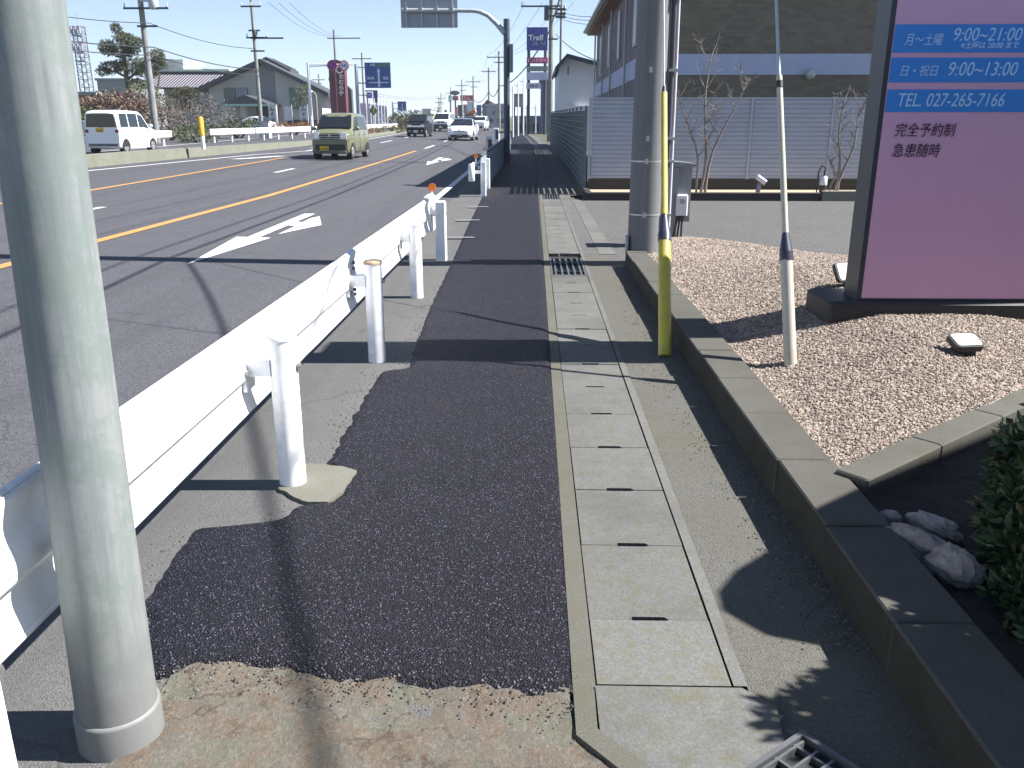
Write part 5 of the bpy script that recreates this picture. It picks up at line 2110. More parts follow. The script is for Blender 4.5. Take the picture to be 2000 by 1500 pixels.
# ------------------------------------------------------------------ gantry on the blue steel pole
gt = thing('gantry_pole', 'blue-grey steel gantry pole carrying a road sign over the road', 'sign gantry', (-1.0, 32.0, terr(-1, 32)))
BST = mk('gantry_steel', (0.075, 0.10, 0.135), .5, .1, .1, 3)
GB = at(990, 330, 32)
ptop = at(988, 37, 32)
mb = MB()
mb.lathe((GB.x, 32, terr(-1, 32)), [(.11, 0), (.11, ptop.z - terr(-1, 32))], 18)
mb.build('pole', BST, gt)
mb = MB()
pa = [at(986, 65, 32), at(970, 46, 32), at(953, 30, 32), at(937, 23, 32), at(925, 21, 32), at(785, 20, 32)]
mb.path([(q.x, 32, q.z) for q in pa], [.10, .09, .08, .075, .07, .07], 12)
mb.build('arm', GALV, gt)
mb = MB()
s0, s1 = at(782, 53, 31.9), at(893, 53, 31.9)
stop = at(782, -70, 31.9)
mb.bb(s0.x, s1.x, 32.12, 32.16, s0.z, stop.z)
SBACK = mk('sign_back', (0.3, 0.32, 0.36), .5, .3, .08)
sb = mb.build('sign_back', SBACK, gt)
mb = MB()
for i in range(4):
    x_ = s0.x + (s1.x - s0.x) * (.1 + .27 * i)
    mb.bb(x_ - .025, x_ + .025, 32.06, 32.12, s0.z + .02, stop.z)
    mb.bb(x_ - .05, x_ + .05, 31.9, 32.08, pa[-1].z - .06, pa[-1].z + .1)
mb.build('ribs', GALV, sb)
mb = MB()
q0, q1 = at(995, 86, 31.9), at(1002, 141, 31.9)
mb.bb(q0.x, q1.x, 31.85, 32.1, q1.z, q0.z)
mb.bb(GB.x, q0.x + .01, 31.95, 32.0, q0.z - .4, q0.z - .32)
mb.build('side_plate', mk('plate_greenish', (0.22, 0.26, 0.25), .6), gt)


# ------------------------------------------------------------------ roadside delineators by the guard fence
def delineator(px, py0, py1, Y, label, wpx, colr):
    a_, c_ = at(px, py1, Y), at(px, py0, Y)
    w_ = wpx * Y / 1726
    t = thing('delineator', label, 'delineator', (a_.x, Y, a_.z))
    mb = MB()
    z0 = terr(a_.x, Y)
    mb.cbox((a_.x, Y, (z0 + c_.z) / 2), (w_, .12, c_.z - z0), .02)
    mb.build('post', WHITE_STEEL, t)
    mb = MB()
    mb.bb(a_.x - w_ * .1, a_.x + w_ * .48, Y - .075, Y - .062, z0 + (c_.z - z0) * .5, z0 + (c_.z - z0) * .9)
    mb.build('band', colr, t)
    return t


delineator(955, 266, 300, 30, 'white marker post with a dark band beyond the guard fence end', 12, mk('dark_red_band', (.16, .05, .06), .5))
delineator(969, 250, 283, 44, 'second white marker post with a greenish band farther along', 11, mk('dark_green_band', (.04, .12, .11), .5))

# ------------------------------------------------------------------ large signs, left side
SPOLE = mk('white_pole', (0.66, 0.67, 0.68), .45)
t = thing('traffic_sign', 'white pole with two round signs on an arm before the red tower sign', 'traffic sign', (at(609, 240, 56).x, 56, terr(-15, 56)))
b_, c_ = at(609, 243, 56), at(604, 122, 56)
mb = MB()
mb.tube((b_.x, 56, terr(b_.x, 56) - .1), (b_.x, 56, c_.z), .11, .08, 12)
mb.build('pole', SPOLE, t)
mb = MB()
e_ = at(690, 127, 56)
mb.tube((b_.x, 56, e_.z + .03), (e_.x, 56, e_.z + .03), .04, n=8)
mb.tube((b_.x, 56, e_.z - .1), (at(640, 127, 56).x, 56, e_.z - .03), .025, n=8)
mb.build('arm', SPOLE, t)
for (px, kind) in ((648, 'stop'), (671.5, 'fifty')):
    q = at(px, 128, 55.85)
    r_ = .31
    mb = MB()
    mb.tube((q.x, 55.9, q.z), (q.x, 55.87, q.z), r_, n=28)
    sg2 = mb.build('sign_plate', mk('sign_red', (.5, .02, .06), .4), t)
    mb = MB()
    mb.tube((q.x, 55.87, q.z), (q.x, 55.862, q.z), r_ * .78, n=28)
    mb.build('sign_face', mk('sign_navy', (.03, .04, .3), .4) if kind == 'stop' else mk('sign_white', (.72, .72, .74), .4), sg2)
    if kind == 'stop':
        mb = MB()
        mb.box((q.x, 55.858, q.z), (.1, .006, r_ * 1.55), ry=R(-45))
        mb.build('slash', mk('sign_red', (.5, .02, .06), .4), sg2)
    else:
        text_mesh('50', mk('sign_navy', (.03, .04, .3), .4), sg2, 'lettering', q.x - .17, q.x + .17, q.z - .12, q.z + .12, 55.86, 0, .02, .004)

# red tower sign
TY = 92
q0, q1, q2 = at(648, 240, TY), at(678, 240, TY), at(658, 118, TY)
t = thing('tower_sign', 'tall dark red tower sign with white vertical brush lettering', 'sign', (q0.x, TY, terr(q0.x, TY)))
TR = mk('tower_red', (.12, .02, .035), .5, 0, .1)
mb = MB()
zt = at(660, 116, TY).z
zb = terr(q0.x, TY)
mb.prism([(q0.x, TY, zb), (q1.x, TY, zb), (q1.x, TY, at(676, 137, TY).z), (at(672, 122, TY).x, TY, at(672, 122, TY).z), (at(656, 116, TY).x, TY, zt), (q0.x, TY, at(648, 137, TY).z)], (0, 1.2, 0))
mb.build('tower', TR, t)
mb = MB()
qa = at(641, 155, TY)
mb.prism([(qa.x, TY + .1, qa.z), (q0.x, TY + .1, qa.z - .35), (q0.x, TY + .1, qa.z + .45)], (0, .5, 0))
mb.build('side_wedge', TR, t)
LW = mk('lettering_white', (.75, .74, .74), .5)
mb = MB()
xm = at(657.5, 180, TY).x
mb.bb(xm - .05, xm + .05, TY - .02, TY, zb + .5, at(660, 135, TY).z)
mb.build('white_stripe', mk('stripe_pink', (.4, .2, .25), .5), t)
for ch, yc, hh_ in (('た', 149, 10), ('む', 160, 10), ('ら', 171, 10), ('や', 182, 12)):
    text_mesh(ch, LW, t, 'lettering', at(662, yc, TY).x, at(671, yc, TY).x, at(665, yc + hh_ / 2 - .5, TY).z, at(665, yc - hh_ / 2 + .5, TY).z, TY - .004, .1, .02, .02)
mb = MB()
qc = at(663, 136, TY)
for k in range(24):
    a0, a1_ = 2 * math.pi * k / 24, 2 * math.pi * (k + 1) / 24
    mb.prism([(qc.x + .28 * math.cos(a0), TY, qc.z + .24 * math.sin(a0)), (qc.x + .42 * math.cos(a0), TY, qc.z + .36 * math.sin(a0)), (qc.x + .42 * math.cos(a1_), TY, qc.z + .36 * math.sin(a1_)), (qc.x + .28 * math.cos(a1_), TY, qc.z + .24 * math.sin(a1_))], (0, -.03, 0))
mb.build('crest_ring', LW, t)

# dark panel tower right of it
t = thing('dark_tower_sign', 'dark green sign tower standing against the red tower sign', 'sign', (at(682, 240, 97).x, 97, terr(-20, 97)))
a_, c_ = at(676, 240, 97), at(686, 175, 97)
mb = MB()
mb.prism([(a_.x, 97, terr(-20, 97)), (c_.x, 97, terr(-20, 97)), (c_.x, 97, c_.z), (at(679, 168, 97).x, 97, at(679, 168, 97).z), (a_.x, 97, at(676, 168, 97).z)], (0, .8, 0))
mb.build('tower', mk('tower_dark', (.05, .08, .075), .5, 0, .2), t)


def bluesign(label, x0, x1, y0, y1, Y, ppx, pytop, big):
    a_, c_ = at(x0, y1, Y), at(x1, y0, Y)
    pq = at(ppx, 240, Y)
    zt_ = at(ppx, pytop, Y).z
    t = thing('road_sign', label, 'road sign', (pq.x, Y, terr(pq.x, Y)), group='blue direction signs over the road')
    mb = MB()
    mb.lathe((pq.x, Y + .2, terr(pq.x, Y)), [(.2 if big else .15, 0), (.15, zt_ - terr(pq.x, Y))], 12)
    mb.build('pole', mk('sign_pole_grey', (.32, .34, .37), .5, .2), t)
    mb = MB()
    for f in (.2, .82):
        z = a_.z + (c_.z - a_.z) * f
        mb.tube((pq.x, Y + .2, z), (c_.x, Y + .1, z), .06, n=8)
    mb.build('arms', mk('sign_pole_grey', (.32, .34, .37), .5, .2), t)
    mb = MB()
    mb.bb(a_.x, c_.x, Y, Y + .05, a_.z, c_.z)
    pl = mb.build('panel', mk('road_sign_blue', (.01, .06, .26), .4, 0, .04), t)
    wv, hv = c_.x - a_.x, c_.z - a_.z
    WHT = mk('road_sign_white', (.6, .68, .8), .5)

    def P_(u, v):
        return a_.x + wv * u, a_.z + hv * v
    mb = MB()
    for (u0, u1, v0, v1) in ((.50, .57, .05, .66), ):
        x_, z_ = P_(u0, v0)
        x2, z2 = P_(u1, v1)
        mb.bb(x_, x2, Y - .012, Y, z_, z2)
    x_, z_ = P_(.535, .80)
    mb.prism([(x_ - wv * .06, Y - .012, z_ - hv * .15), (x_ + wv * .06, Y - .012, z_ - hv * .15), (x_, Y - .012, z_)], (0, .012, 0))
    x_, z_ = P_(.14, .20)
    x2, z2 = P_(.9, .235)
    mb.bb(x_, x2, Y - .010, Y, z_, z2)
    mb.build('arrow', WHT, pl)
    if big:
        for body, u0, u1, v0, v1 in (('前橋', .22, .42, .86, .96), ('高崎', .07, .36, .33, .45), ('桐生', .70, .92, .33, .45)):
            x_, z_ = P_(u0, v0)
            x2, z2 = P_(u1, v1)
            text_mesh(body, WHT, pl, 'lettering', x_, x2, z_, z2, Y - .003, 0, .01, .01)
        mb = MB()
        x_, z_ = P_(.46, .84)
        x2, z2 = P_(.97, .985)
        mb.bb(x_, x2, Y - .008, Y, z_, z2)
        mb.build('green_field', mk('road_sign_green', (.02, .18, .12), .4), pl)
    mb = MB()
    return t


bluesign('large blue direction sign with white arrow above the banners', 714, 762, 122, 172, 86, 700, 125, True)
bluesign('small blue direction sign above the box hedges', 777, 793, 198, 216, 150, 768, 199, False)

# white and blue square shop sign and the flagpoles under it
t = thing('square_sign', 'square lilac sign with a dark blue letter under the blue road sign', 'sign', (at(722, 240, 118).x, 118, terr(-20, 118)))
a_, c_ = at(715, 192, 118), at(727, 180, 118)
mb = MB()
mb.bb(a_.x, c_.x, 118, 118.3, a_.z, c_.z)
mb.build('panel', mk('lilac_panel', (.45, .42, .72), .5), t)
mb = MB()
e0, e1 = at(713, 200, 118), at(736, 176, 118)
mb.bb(e0.x, e1.x, 118.31, 118.6, c_.z + .1, e1.z)
mb.bb(c_.x + .05, e1.x, 118.31, 118.6, e0.z, c_.z + .1)
mb.tube((a_.x + .1, 118.4, terr(-20, 118)), (a_.x + .1, 118.4, c_.z), .08, n=8)
mb.tube((c_.x + .4, 118.4, terr(-20, 118)), (c_.x + .4, 118.4, c_.z), .08, n=8)
mb.build('frame', mk('frame_navy', (.05, .05, .16), .5), t)
text_mesh('G', mk('sign_navy', (.03, .04, .3), .4), t, 'lettering', at(717, 186, 118).x, at(724.5, 186, 118).x, at(720, 190.5, 118).z, at(720, 181.5, 118).z, 117.995, 0, .02, .02)

flagcols = [(.62, .6, .72), (.66, .64, .66), (.6, .57, .7), (.64, .62, .62), (.55, .52, .62), (.66, .63, .70), (.5, .45, .5)]
FL0 = None
for i, px in enumerate((717, 725, 733, 740, 746, 752, 757)):
    Y = 94 + i * 5
    b_ = at(px, 240, Y)
    z0 = terr(b_.x, Y)
    zt = at(px, 196 - i * 2, Y).z
    t = thing('banner', ('lilac', 'pale grey', 'violet-white', 'beige-grey', 'dusky', 'pink-white', 'brownish')[i] + ' upright banner on a thin white pole left of the box hedges', 'banner', (b_.x, Y, z0), group='upright banners left of the box hedges')
    mb = MB()
    mb.tube((b_.x, Y, z0), (b_.x, Y, zt), .05, n=6)
    mb.build('pole', SPOLE, t)
    mb = MB()
    w_ = .6
    vs = [(b_.x - .05 - w_ * u, Y + .08 * math.sin(v * 5 + i), z0 + .6 + 2.2 * v) for v in [k / 6 for k in range(7)] for u in (0, 1)]
    mb.add(vs + [(x_, y_ + .02, z_) for x_, y_, z_ in vs], [(2 * k, 2 * k + 1, 2 * k + 3, 2 * k + 2) for k in range(6)] + [(14 + 2 * k, 14 + 2 * k + 2, 14 + 2 * k + 3, 14 + 2 * k + 1) for k in range(6)] + [(2 * k, 2 * k + 2, 16 + 2 * k, 14 + 2 * k) for k in range(6)] + [(2 * k + 1, 15 + 2 * k, 17 + 2 * k, 2 * k + 3) for k in range(6)])
    mb.build('cloth', mk('banner_%s' % ('lilac', 'pale', 'violet', 'beige', 'dusky', 'pinkish', 'brown')[i], flagcols[i], .7), t)
t = thing('diamond_sign', 'dark olive diamond-shaped sign among the banners', 'sign', (at(732, 240, 90).x, 90, terr(-19, 90)))
q = at(729, 216, 90)
mb = MB()
mb.prism([(q.x - .42, 90, q.z), (q.x, 90, q.z - .5), (q.x + .42, 90, q.z), (q.x, 90, q.z + .5)], (0, .05, 0))
mb.build('plate', mk('olive_plate', (.14, .13, .03), .5), t)
mb = MB()
mb.tube((q.x, 90.08, terr(-19, 90)), (q.x, 90.08, q.z + .4), .04, n=6)
mb.build('pole', SPOLE, t)
mb = MB()
mb.box((q.x + .05, 89.99, q.z + .05), (.09, .015, .5), ry=.15)
mb.build('mark', mk('mark_yellow', (.7, .62, .12), .5), t)

# ------------------------------------------------------------------ red, oval and other far signs
def farsign(label, x0, x1, y0, y1, Y, colr, name='shop_sign', text=None, tcol=None, legs=(0.5,), shape='box', tpad=.1, gr_=None):
    a_, c_ = at(x0, y1, Y), at(x1, y0, Y)
    t = thing(name, label, 'sign', ((a_.x + c_.x) / 2, Y, terr(a_.x, Y)), group=gr_)
    mb = MB()
    if shape == 'box':
        mb.bb(a_.x, c_.x, Y, Y + .4, a_.z, c_.z)
    else:
        n = 24
        mb.prism([((a_.x + c_.x) / 2 + (c_.x - a_.x) / 2 * math.cos(2 * math.pi * k / n), Y, (a_.z + c_.z) / 2 + (c_.z - a_.z) / 2 * math.sin(2 * math.pi * k / n)) for k in range(n)], (0, .4, 0))
    mb.build('panel', colr, t)
    for f in legs:
        mb = MB()
        x_ = a_.x + (c_.x - a_.x) * f
        mb.tube((x_, Y + .6, terr(a_.x, Y)), (x_, Y + .6, c_.z - .1), .14, n=8)
        mb.build('post', DARKM, t)
    if text:
        wv, hv = c_.x - a_.x, c_.z - a_.z
        text_mesh(text, tcol, t, 'lettering', a_.x + wv * tpad, c_.x - wv * tpad, a_.z + hv * .2, c_.z - hv * .2, Y - .01, 0, .015, .04)
    return t


REDS = mk('shop_red', (.42, .03, .07), .5)
farsign('red roadside board with white kana, the widest of the red signs', 899, 925, 186, 197, 190, REDS, text='とん', tcol=LW, legs=(.55,), tpad=.3)
farsign('dark oval sign on a pole left of the red boards', 879, 897.5, 177, 186, 200, mk('oval_dark', (.07, .09, .13), .5), shape='oval')
farsign('smaller dull red board under the oval sign', 883.5, 895, 187.5, 196, 199, mk('dull_red', (.28, .05, .07), .5), legs=(.5,))
farsign('green and white board at the left end of the red signs', 876, 882, 186, 199, 198, mk('mint_board', (.35, .62, .48), .5))
farsign('dark vertical sign between the red boards and the cars', 894.5, 903, 205, 227, 150, mk('tower_dark', (.05, .08, .075), .5, 0, .2), name='vertical_sign')
farsign('brown sign with stacked plates below the red board', 905, 912, 204, 222, 165, mk('brown_plate', (.25, .2, .2), .6), name='stacked_sign')
farsign('white menu board below the red board', 914, 924, 198, 217, 160, mk('menu_white', (.6, .62, .66), .5), name='menu_board')
farsign('pink vertical board under the dull red sign', 889, 894, 209, 226, 170, mk('pink_board', (.6, .25, .3), .5), name='vertical_sign')
farsign('upright blue banner board beside the white house', 931, 940, 205, 225, 112, mk('banner_blue', (.05, .14, .3), .5), name='vertical_sign')
for i, (px, Y) in enumerate(((868, 230), (873, 222), (880, 214), (843, 260), (848, 255))):
    b_ = at(px, 226, Y)
    z0 = terr(b_.x, Y)
    if i == 0:
        f0_ = thing('red_flag', 'red and white roadside flag beyond the minivan', 'flag', (b_.x, Y, z0), group='red and white flags beyond the minivan')
        mb = MB()
        mb.tube((b_.x, Y, z0), (b_.x, Y, z0 + 3), .05, n=6)
        mb.build('pole', SPOLE, f0_)
        mb = MB()
        mb.box((b_.x + .35, Y, z0 + 2.1), (.6, .03, 1.7))
        mb.build('cloth', mk('flag_red', (.5, .06, .1), .7), f0_)
    else:
        dup(f0_, (b_.x, Y, z0))
farsign('tall blue square sign with white letters beside the tall concrete pole', 1028.5, 1070, 53, 98, 82, mk('royal_blue', (.02, .03, .28), .4), text=None, legs=(.1, .9))
sgt = bpy.data.objects[[o.name for o in bpy.data.objects if o.get('label', '').startswith('tall blue square sign')][0]]
a_, c_ = at(1032, 84, 82), at(1062, 68, 82)
text_mesh('Traff', LW, sgt, 'lettering', a_.x, c_.x, at(1040, 79, 82).z, at(1040, 68, 82).z, 81.99, 0, .02, .02)
text_mesh('スタ', mk('lettering_grey', (.35, .35, .42), .5), sgt, 'lettering', at(1039, 84, 82).x, at(1066, 84, 82).x, at(1040, 89, 82).z, at(1040, 81, 82).z, 81.99, 0, .02, .02)
farsign('magenta strip sign with white kana under the blue square sign', 1028.5, 1070, 112, 123.5, 82, mk('magenta_sign', (.52, .05, .2), .5), text='レンタカー', tcol=LW, legs=(), tpad=.08)
farsign('grey strip sign under the magenta one', 1028.5, 1070, 129, 139, 82, mk('grey_strip', (.2, .23, .24), .5), legs=())
farsign('pale lilac strip sign, lowest on the two sign posts', 1028.5, 1070, 141, 156, 82, mk('lilac_strip', (.45, .46, .62), .5), legs=())
farsign('pale board with small letters below the strip signs', 1028, 1056, 162, 173, 82, mk('lilac_strip', (.45, .46, .62), .5), legs=(), text='ｍｉ', tcol=mk('ink_grey', (.08, .08, .14), .5), tpad=.25)
t = farsign('weathered grey billboard slanting behind the gantry pole', 1001, 1022, 183, 209, 88, mk('billboard_grey', (.27, .29, .28), .6, 0, .2), name='billboard', legs=(.1, .9))
for i, px in enumerate((1002, 1012, 1022, 1029, 1046)):
    Y = 72 + 4 * i
    b_ = at(px, 262, Y)
    z0 = terr(b_.x, Y)
    zt = at(px, (168, 160, 152, 205, 205)[i], Y).z
    t = thing('flag_pole', ('pale pole against the billboard left edge', 'thin pale pole rising behind the billboard', 'pale pole just right of the billboard', 'low pale pole under the strip signs', 'low pale pole nearest the slatted fence')[i], 'pole', (b_.x, Y, z0))
    mb = MB()
    mb.lathe((b_.x, Y, z0), [(.07, 0), (.05, zt - z0)], 8)
    mb.tube((b_.x, Y, zt - .3), (b_.x - .4, Y, zt - .3), .025, n=6)
    mb.build('shaft', SPOLE, t)

# ------------------------------------------------------------------ buildings
ROOFD = mk('dark_roof', (.05, .055, .065), .6, 0, .15, 1)


def block(mb, x0, x1, y0, y1, z0, z1):
    mb.bb(x0, x1, y0, y1, z0, z1)


# restaurant with gable
RY = 98
rest = thing('gabled_restaurant', 'grey gabled restaurant with a raised ridge roof and an entrance canopy', 'building', (at(520, 240, RY).x, RY, terr(-30, RY)))
zg = terr(-30, RY) - .1
P2 = lambda x_, y_: (at(x_, y_, RY).x, RY, at(x_, y_, RY).z)
lw, rw = P2(410, 200), P2(628, 200)
apx = P2(516, 122)
el, er = P2(410, 172), P2(628, 178)
mb = MB()
mb.prism([(lw[0], RY, zg), (rw[0], RY, zg), (rw[0], RY, er[2]), (apx[0], RY, apx[2] - .15), (lw[0], RY, el[2])], (0, 5, 0))
RW = mk('restaurant_wall', (.46, .45, .42), .8, 0, .1, .3)
mb.build('wall', RW, rest)
mb = MB()
e0, e1, ap = P2(394, 170), P2(645, 182), P2(512, 116)
th = .45
mb.prism([(e0[0], RY - 1.0, e0[2] - th), (ap[0], RY - 1.0, ap[2] - th), (e1[0], RY - 1.0, e1[2] - th), (e1[0], RY - 1.0, e1[2]), (ap[0], RY - 1.0, ap[2]), (e0[0], RY - 1.0, e0[2])], (0, 6.5, 0))
mb.build('roof', ROOFD, rest)
mb = MB()
f0_, f1_, fa = P2(474, 126), P2(557, 134), P2(508, 108)
mb.prism([(f0_[0], RY + 2, f0_[2] - .35), (fa[0], RY + 2, fa[2] - .35), (f1_[0], RY + 2, f1_[2] - .35), (f1_[0], RY + 2, f1_[2]), (fa[0], RY + 2, fa[2]), (f0_[0], RY + 2, f0_[2])], (0, 3.5, 0))
mb.prism([(P2(484, 0)[0], RY + 3, P2(484, 138)[2]), (P2(545, 0)[0], RY + 3, P2(545, 140)[2]), (P2(545, 0)[0], RY + 3, P2(545, 130)[2]), (P2(508, 0)[0], RY + 3, P2(508, 112)[2]), (P2(484, 0)[0], RY + 3, P2(484, 126)[2])], (0, 2, 0))
mb.build('ridge_roof', ROOFD, rest)
mb = MB()
mb.bb(P2(495, 0)[0], P2(524, 0)[0], RY - .12, RY - .01, zg, P2(510, 130)[2])
mb.build('dark_panel', mk('dark_panel', (.2, .21, .22), .7, 0, .1), rest)
for (x0, x1, y0, y1, cc) in ((422, 443, 173, 206, (.06, .07, .09)), (449, 468, 173, 207, (.16, .2, .26)), (553, 573, 173, 212, (.10, .18, .16))):
    mb = MB()
    mb.bb(P2(x0 - 1, 0)[0], P2(x1 + 1, 0)[0], RY - .1, RY - .01, P2(0, y1 + 1)[2], P2(0, y0 - 1)[2])
    wf = mb.build('window', mk('window_frame_dark', (.06, .06, .06), .5), rest)
    mb = MB()
    mb.bb(P2(x0, 0)[0], P2(x1, 0)[0], RY - .13, RY - .105, P2(0, y1)[2], P2(0, y0)[2])
    mb.build('pane', mk('window_pane_%s' % ('dark', 'blue', 'green')[(422, 449, 553).index(x0)], cc, .15), wf)
c0_, c1_, ca_ = P2(460, 205), P2(549, 205), P2(506, 188)
mb = MB()
mb.prism([(c0_[0], RY - 5, c0_[2] - .2), (c1_[0], RY - 5, c1_[2] - .2), (c1_[0], RY - 5, c1_[2]), (ca_[0], RY - 5, ca_[2]), (c0_[0], RY - 5, c0_[2])], (0, 5, 0))
can = mb.build('canopy', ROOFD, rest)
mb = MB()
mb.bb(c0_[0] - .1, c1_[0] + .1, RY - 5.08, RY - 5.0, c0_[2] - .24, c0_[2] - .02)
mb.build('canopy_edge', mk('copper_green', (.30, .5, .45), .5), can)
mb = MB()
for (xa, xb) in ((471, 482), (528, 540)):
    mb.bb(at(xa, 220, RY - 4.6).x, at(xb, 220, RY - 4.6).x, RY - 4.8, RY - 4.2, zg, c0_[2] - .25)
mb.build('canopy_pillar', mk('pillar_pale', (.36, .36, .34), .7), can)
mb = MB()
mb.bb(P2(484, 0)[0], P2(527, 0)[0], RY - .16, RY - .125, zg, P2(0, 207)[2])
mb.build('entrance', mk('entrance_dark', (.03, .02, .025), .4), rest)
mb = MB()
mb.bb(P2(545, 0)[0], P2(627, 0)[0], RY - .06, RY - .005, zg, P2(0, 234)[2])
mb.build('red_plinth', mk('plinth_red', (.12, .045, .055), .8), rest)

# long low tiled-roof house
HY = 106
P3 = lambda x_, y_: (at(x_, y_, HY).x, HY, at(x_, y_, HY).z)
h = thing('tiled_house', 'long low house with a grey ribbed tile roof left of the restaurant', 'house', (P3(360, 240)[0], HY, terr(-30, HY)))
s = NT('ribbed_roof_tiles')
wv = s.add('ShaderNodeTexWave', Scale=1.1)
wv.bands_direction = 'X'
s.link(s.pos(), wv.inputs['Vector'])
s.col(s.ramp(wv.outputs['Fac'], [(.3, (.10, .09, .11)), (.6, (.5, .47, .5))]))
s.set(Roughness=.5)
RIBT = s.m
mb = MB()
a0, a1_ = P3(270, 172), P3(440, 172)
r0_, r1_ = P3(276, 142), P3(440, 142)
n = 27
for i in range(n):
    xa = a0[0] + (a1_[0] - a0[0]) * i / n
    xb = a0[0] + (a1_[0] - a0[0]) * (i + .38) / n
    mb.prism([(xa, HY - 1, a0[2]), (xb, HY - 1, a0[2]), (xb, HY - 1, a0[2] + .05), (xa, HY - 1, a0[2] + .05)], (0, 5, r0_[2] - a0[2]))
mb.build('roof_ribs', mk('roof_rib', (.3, .28, .31), .5), h)
mb = MB()
mb.prism([(a0[0], HY - 1.05, a0[2] - .15), (a1_[0], HY - 1.05, a1_[2] - .15), (a1_[0], HY - 1.05, a1_[2] + .02), (a0[0], HY - 1.05, a0[2] + .02)], (0, 5.05, r0_[2] - a0[2]))
mb.bb(a0[0], a1_[0], HY + 3.8, HY + 4.4, r0_[2] - .1, r0_[2] + .35)
mb.build('roof', mk('roof_base', (.015, .014, .02), .6), h)
mb = MB()
mb.bb(P3(300, 0)[0], P3(420, 0)[0], HY, HY + 7, terr(-30, HY) - .1, a0[2] - .05)
mb.build('wall', mk('house_wall', (.28, .3, .29), .8, 0, .15), h)
for (x0, x1) in ((313, 322), (380, 392), (396, 408)):
    mb = MB()
    mb.bb(P3(x0, 0)[0], P3(x1, 0)[0], HY - .06, HY - .01, P3(0, 192)[2], P3(0, 176)[2])
    mb.build('window', mk('window_dark', (.05, .075, .08), .2), h)


def simple_block(label, x0, x1, y0, y1, Y, colr, depth=8, name='distant_building', roofc=None, wins=None):
    a_, c_ = at(x0, y1, Y), at(x1, y0, Y)
    t = thing(name, label, 'building', ((a_.x + c_.x) / 2, Y, terr(a_.x, Y)))
    mb = MB()
    mb.bb(a_.x, c_.x, Y, Y + depth, terr(a_.x, Y) - .2, c_.z)
    mb.build('wall', colr, t)
    mb = MB()
    mb.bb(a_.x - .2, c_.x + .2, Y - .2, Y + depth + .2, c_.z, c_.z + .3)
    mb.build('roof', roofc or colr, t)
    if wins:
        for (u, v, wu, hv) in wins:
            mb = MB()
            xa = a_.x + (c_.x - a_.x) * u
            za = a_.z + (c_.z - a_.z) * v
            mb.bb(xa, xa + (c_.x - a_.x) * wu, Y - .06, Y - .005, za, za + (c_.z - a_.z) * hv)
            mb.build('window', mk('window_dark', (.05, .075, .08), .2), t)
    return t


simple_block('white block on a pale green hall behind the tiled house', 340, 357, 119, 240, 190, mk('pale_wall', (.5, .5, .48), .7), 12)
simple_block('pale grey-green hall behind the pine tree and the tiled house', 312, 340, 118, 240, 192, mk('hall_green', (.42, .5, .5), .7), 14)
simple_block('long mint roofed hall just above the tiled house ridge', 352, 446, 138, 240, 185, mk('hall_mint', (.45, .58, .53), .7), 20, roofc=mk('mint_roof', (.5, .66, .6), .5))
simple_block('flat grey building behind the pine tree', 200, 252, 157, 240, 130, mk('grey_block', (.2, .22, .23), .7, 0, .1), 12)
simple_block('low blue-roofed building with an orange wall at the left edge', 120, 186, 186, 240, 80, mk('orange_wall', (.25, .13, .075), .7, 0, .15), 1.5, roofc=mk('slate_roof', (.22, .27, .31), .6))
simple_block('pale green-grey building beyond the hedges down the road', 825, 841, 214, 226, 320, mk('sage_block', (.3, .34, .3), .7, 0, .1), 20)
simple_block('white house with a lilac-grey wall beside the blue gantry pole', 950, 992, 207, 240, 118, mk('lilac_wall', (.3, .31, .36), .7), 9, name='white_house', roofc=mk('lilac_roof', (.35, .35, .45), .6), wins=((.3, .5, .1, .2), (.62, .5, .1, .2), (.05, .0, .25, .25), (.5, 0., .35, .25)))
simple_block('grey car showroom far along the pavement', 1004, 1056, 232, 262, 92, mk('showroom_grey', (.42, .45, .44), .6), 10, name='showroom', wins=((.1, .2, .2, .5), (.4, .2, .2, .5), (.7, .2, .2, .5)))
simple_block('dark blue slab building behind the tall concrete pole', 1056, 1072, 159, 262, 88, mk('navy_block', (.12, .13, .22), .6), 8)
# orange-roofed shop
t = thing('orange_roofed_shop', 'shop with a slanting orange roof edge and brown gable beside the white house', 'building', (at(925, 240, 135).x, 135, terr(-7, 135)))
P4 = lambda x_, y_: (at(x_, y_, 135).x, 135, at(x_, y_, 135).z)
mb = MB()
mb.bb(P4(903, 0)[0], P4(948, 0)[0], 135, 143, terr(-7, 135) - .2, P4(0, 226)[2])
mb.build('wall', mk('shop_grey', (.25, .27, .3), .7), t)
mb = MB()
mb.prism([P4(903, 226), P4(905, 224), P4(926, 214), P4(930, 219)], (0, 8, 0))
mb.build('roof', mk('orange_edge', (.55, .2, .08), .6), t)
t = thing('brown_gable_house', 'house with a small brown gable roof left of the white house', 'house', (at(947, 240, 126).x, 126, terr(-7, 126)))
P5 = lambda x_, y_: (at(x_, y_, 126).x, 126, at(x_, y_, 126).z)
mb = MB()
mb.bb(P5(940, 0)[0], P5(960, 0)[0], 126, 132, terr(-7, 126) - .2, P5(0, 204)[2])
mb.build('wall', mk('ochre_wall', (.5, .4, .25), .7), t)
mb = MB()
mb.prism([P5(940, 209), P5(951, 194.5), P5(962, 200), P5(961, 203), P5(951, 199), P5(943, 210)][::-1], (0, 6, 0))
mb.build('roof', mk('brown_roof', (.13, .06, .05), .7), t)

